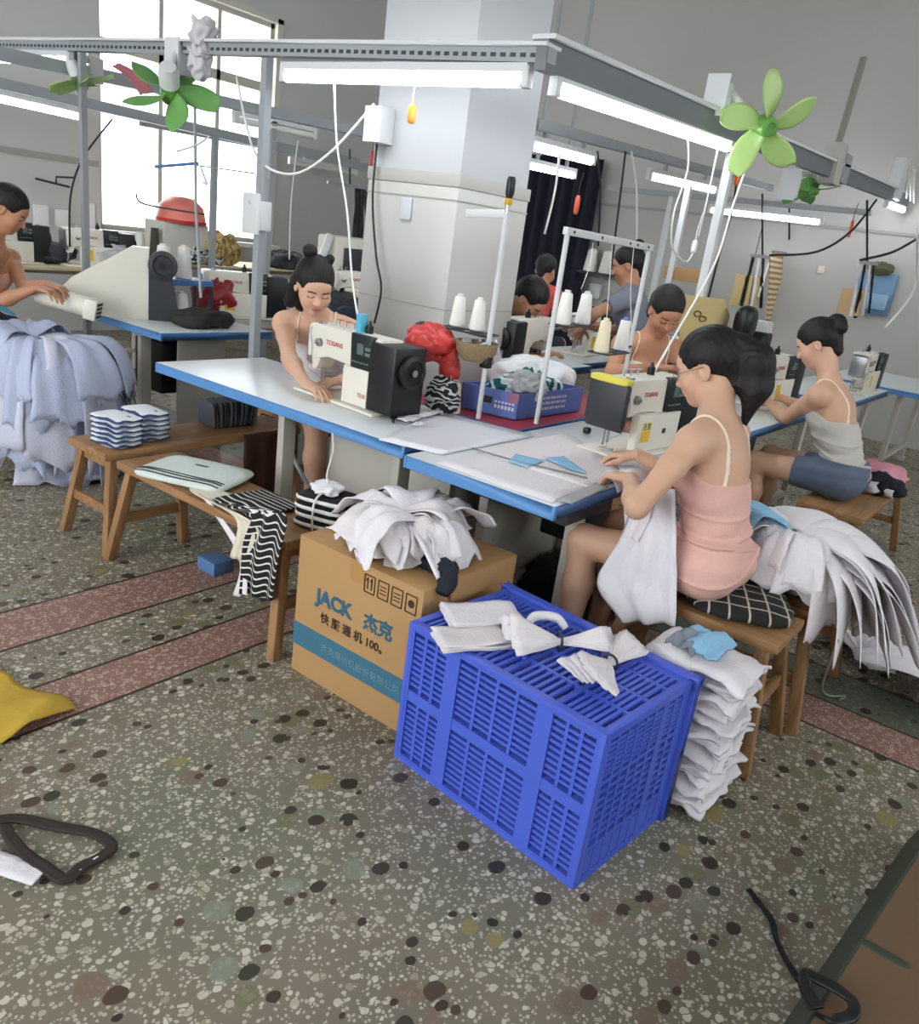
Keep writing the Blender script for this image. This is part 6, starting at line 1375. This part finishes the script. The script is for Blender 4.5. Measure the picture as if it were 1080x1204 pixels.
# cones on the tables behind
for i, (u, v, y, lab) in enumerate(((692, 262, 3.2, 'left small white cone hung on the right wall behind the frame'), (706, 264, 3.2, 'right small white cone hung on the right wall behind the frame'))):
    pass
sh = thing('wall_shelf', 'small dark shelf on the right wall seen through the two-post frame', 'shelf', at(700, 319, x=9.4), 0)
a = at(688, 318, x=9.4); MB().box(9.2, 9.5, a.y - .45, a.y, a.z - .03, a.z).build('board', dark_grey, sh)
for i in range(2): cone_spool(('left white cone on the small wall shelf', 'right white cone on the small wall shelf')[i], (9.33, a.y - .1 - i * .22, a.z + .001), .26, thread_white, .085)
wm = wallcard('phone_holder', 'white card clipped on a black holder below the small wall shelf', 693, 333, 703, 352, 9.42, rail_white, 'holder', .06)
for i, (u, y, z) in enumerate(((868, 2.05, .762), (882, 2.05, .762))): cone_spool(('white bag shaped cone behind the grey vest woman\'s machine, left', 'white bag shaped cone behind the grey vest woman\'s machine, right')[i], (5.05 + .17 * i, 2.12, .765), .24, thread_white, .06)
tag(MB().box(5.28, 5.42, 1.60, 1.72, .762, 1.16).build('machine_cover', black_pl, bevel=.02), 'tall black cover with a white top standing left of the grey vest woman\'s head', 'cover')
tag(MB().box(5.30, 5.40, 1.61, 1.71, 1.161, 1.23).build('paper_block', rail_white, bevel=.006), 'white block on top of the tall black cover', 'block')
for i, (u0, v0, u1, v1, lab) in enumerate(((40, 240, 58, 268, 'white paper sheet pinned on the left wall beside the peach woman\'s head'), (66, 246, 82, 268, 'second white paper sheet pinned on the left wall, nearer the window'), (97, 238, 112, 272, 'tall white sheet leaning at the left edge of the window'))):
    a = at(u0, v0, y=8.46); b = at(u1, v1, y=8.46); tag(MB().box(a.x, b.x, 8.46, 8.495, b.z, a.z).build('paper_sheet', mat('paper white', (222, 222, 220), .7), bevel=.004), lab, 'paper')
wb_ = thing('wall_bracket', 'thin grey rod bracket fixed on the left wall beside the window', 'bracket', at(60, 215, y=8.45), 0)
MB().tube([at(42, 210, y=8.3), at(82, 220, y=8.3)], .012, 6, False).build('rod', dark_grey, wb_); MB().tube([at(66, 215, y=8.3), at(66, 208, y=8.3), at(88, 209, y=8.3), at(88, 209, y=8.5)], .010, 6, False).build('arm', dark_grey, wb_)
for i, (x, y) in enumerate(((2.5, 6.95), (2.62, 6.98), (3.2, 7.0))): cone_spool(('yellow thread cone on the cream table behind the peach woman', 'second yellow thread cone on the cream table behind the peach woman', 'white thread cone on the cream table nearer the window')[i], (x, y, .845), .2, (mat('yellow thread', (206, 178, 84), .8), MATS.get('yellow thread') or thread_cream, thread_white)[i], .05)
# machines' motor boxes, pedals and clutter under the tables
for lab, (x0, x1, y0, y1, z0, z1) in (('dark control box under the near table', (2.66, 2.86, 1.3, 1.5, .42, .6)), ('dark control box under the grey vest woman\'s table', (4.5, 4.75, 1.35, 1.6, .42, .62)), ('dark control box under the left blue table', (2.9, 3.2, 4.5, 4.8, .3, .62))):
    b = thing('motor_box', lab, 'motor box', ((x0 + x1) / 2, (y0 + y1) / 2, z0), 0); MB().box(x0, x1, y0, y1, z0, z1).build('case', black_pl, b, bevel=.01); MB().box(x0 + .04, x1 - .04, y0 + .05, y1 - .05, z1, .715).build('bracket', dark_grey, b)
for lab, x, y in (('dark foot pedal under the near table before the pink woman', 2.62, 1.22), ('dark foot pedal under the left table', 2.55, 2.8), ('dark foot pedal under the grey vest woman\'s table', 4.5, 1.3)):
    b = thing('foot_pedal', lab, 'pedal', (x, y, 0), 0); MB().box(x - .13, x + .13, y - .1, y + .1, .06, .08, None).build('plate', dark_grey, b, bevel=.006); MB().box(x - .15, x + .15, y - .012, y + .012, 0, .062).build('axle', dark_grey, b)
tag(MB().blob((3.0, 1.46, .12), (.25, .2, .12), .7, .04, 6, 3).build('dark_bag', mat('dark bag', (36, 38, 40), .7), smooth=True), 'dark bag on the floor under the near table', 'bag')
tag(MB().box(3.5, 3.9, 2.0, 2.35, 0, .6).build('waste_bin', mat('dark bin', (40, 46, 60), .6), bevel=.02), 'dark bin under the maroon table', 'bin')
# rack of hanging tapes left of the column, with a wire rail
rl_ = thing('clothes_rail', 'thin rail with dark belts hanging in the corner left of the column', 'rail', at(405, 220, y=7.0), 0)
MB().bar(at(385, 214, y=7.0), at(445, 224, y=7.0), .03, .03).build('bar', grey_metal, rl_); MB().tube([at(411, 175, y=7.0), at(411, 218, y=7.0)], .012, 6, False).build('hanger', cord_black, rl_)
for i, (u, ub, vb, m) in enumerate(((418, 414, 290, black_pl), (422, 418, 300, dark_grey), (427, 432, 285, heap))):
    a = at(u, 220, y=7.0); b = at(ub, vb, y=7.0); grid_cloth([a, a.lerp(b, .5), b], [a + Vector((.08, 0, 0)), a.lerp(b, .5) + Vector((.1, 0, 0)), b + Vector((.1, 0, 0))], .02, .02, 1, i, 10, 4, (0, 1, 0)).build('belt', m, rl_, smooth=True)
fm = thing('frame_machine', 'grey framed overlock machine in the corner left of the column', 'sewing machine', at(412, 330, y=5.9), 0)
a = at(386, 276, y=6.0); b = at(430, 335, y=6.0)
MB().box(a.x, b.x, 5.9, 6.15, .86, a.z).build('body', mach_white, fm, bevel=.03); MB().box(a.x + .12, b.x - .12, 5.88, 5.90, .98, a.z - .10).build('window', dark_grey, fm, bevel=.01); MB().cyl((a.x - .02, 5.95, a.z), (a.x - .10, 5.95, a.z - .2), .04).build('tube', rail_white, fm, smooth=None)
table('grey work table in the corner left of the column under the overlock machine', 5.4, 7.2, 5.75, 6.35, z=.858, legs=((5.6, 5.9), (7.0, 5.9)), topm=cream_top, edge=cream_top)
bag = at(398, 375, x=3.4); tag(MB().blob((3.55, 3.62, .88), (.10, .12, .11), .6, .02, 8, 3).build('navy_bag', mat('navy bag', (30, 42, 62), .7), smooth=True), 'navy bag with a light flash behind the lilac woman', 'bag')
tag(MB().box(3.35, 3.85, 3.4, 3.9, 0, .77).build('cabinet', mat('dull cabinet', (120, 120, 116), .6), bevel=.01), 'low grey cabinet behind the lilac woman beside the column', 'cabinet')
tag(MB().box(3.04, 3.14, 2.94, 3.05, 1.86, 2.02).build('switch_box', rail_white, bevel=.006), 'white switch box at the left edge of the column above the belt', 'switch box')
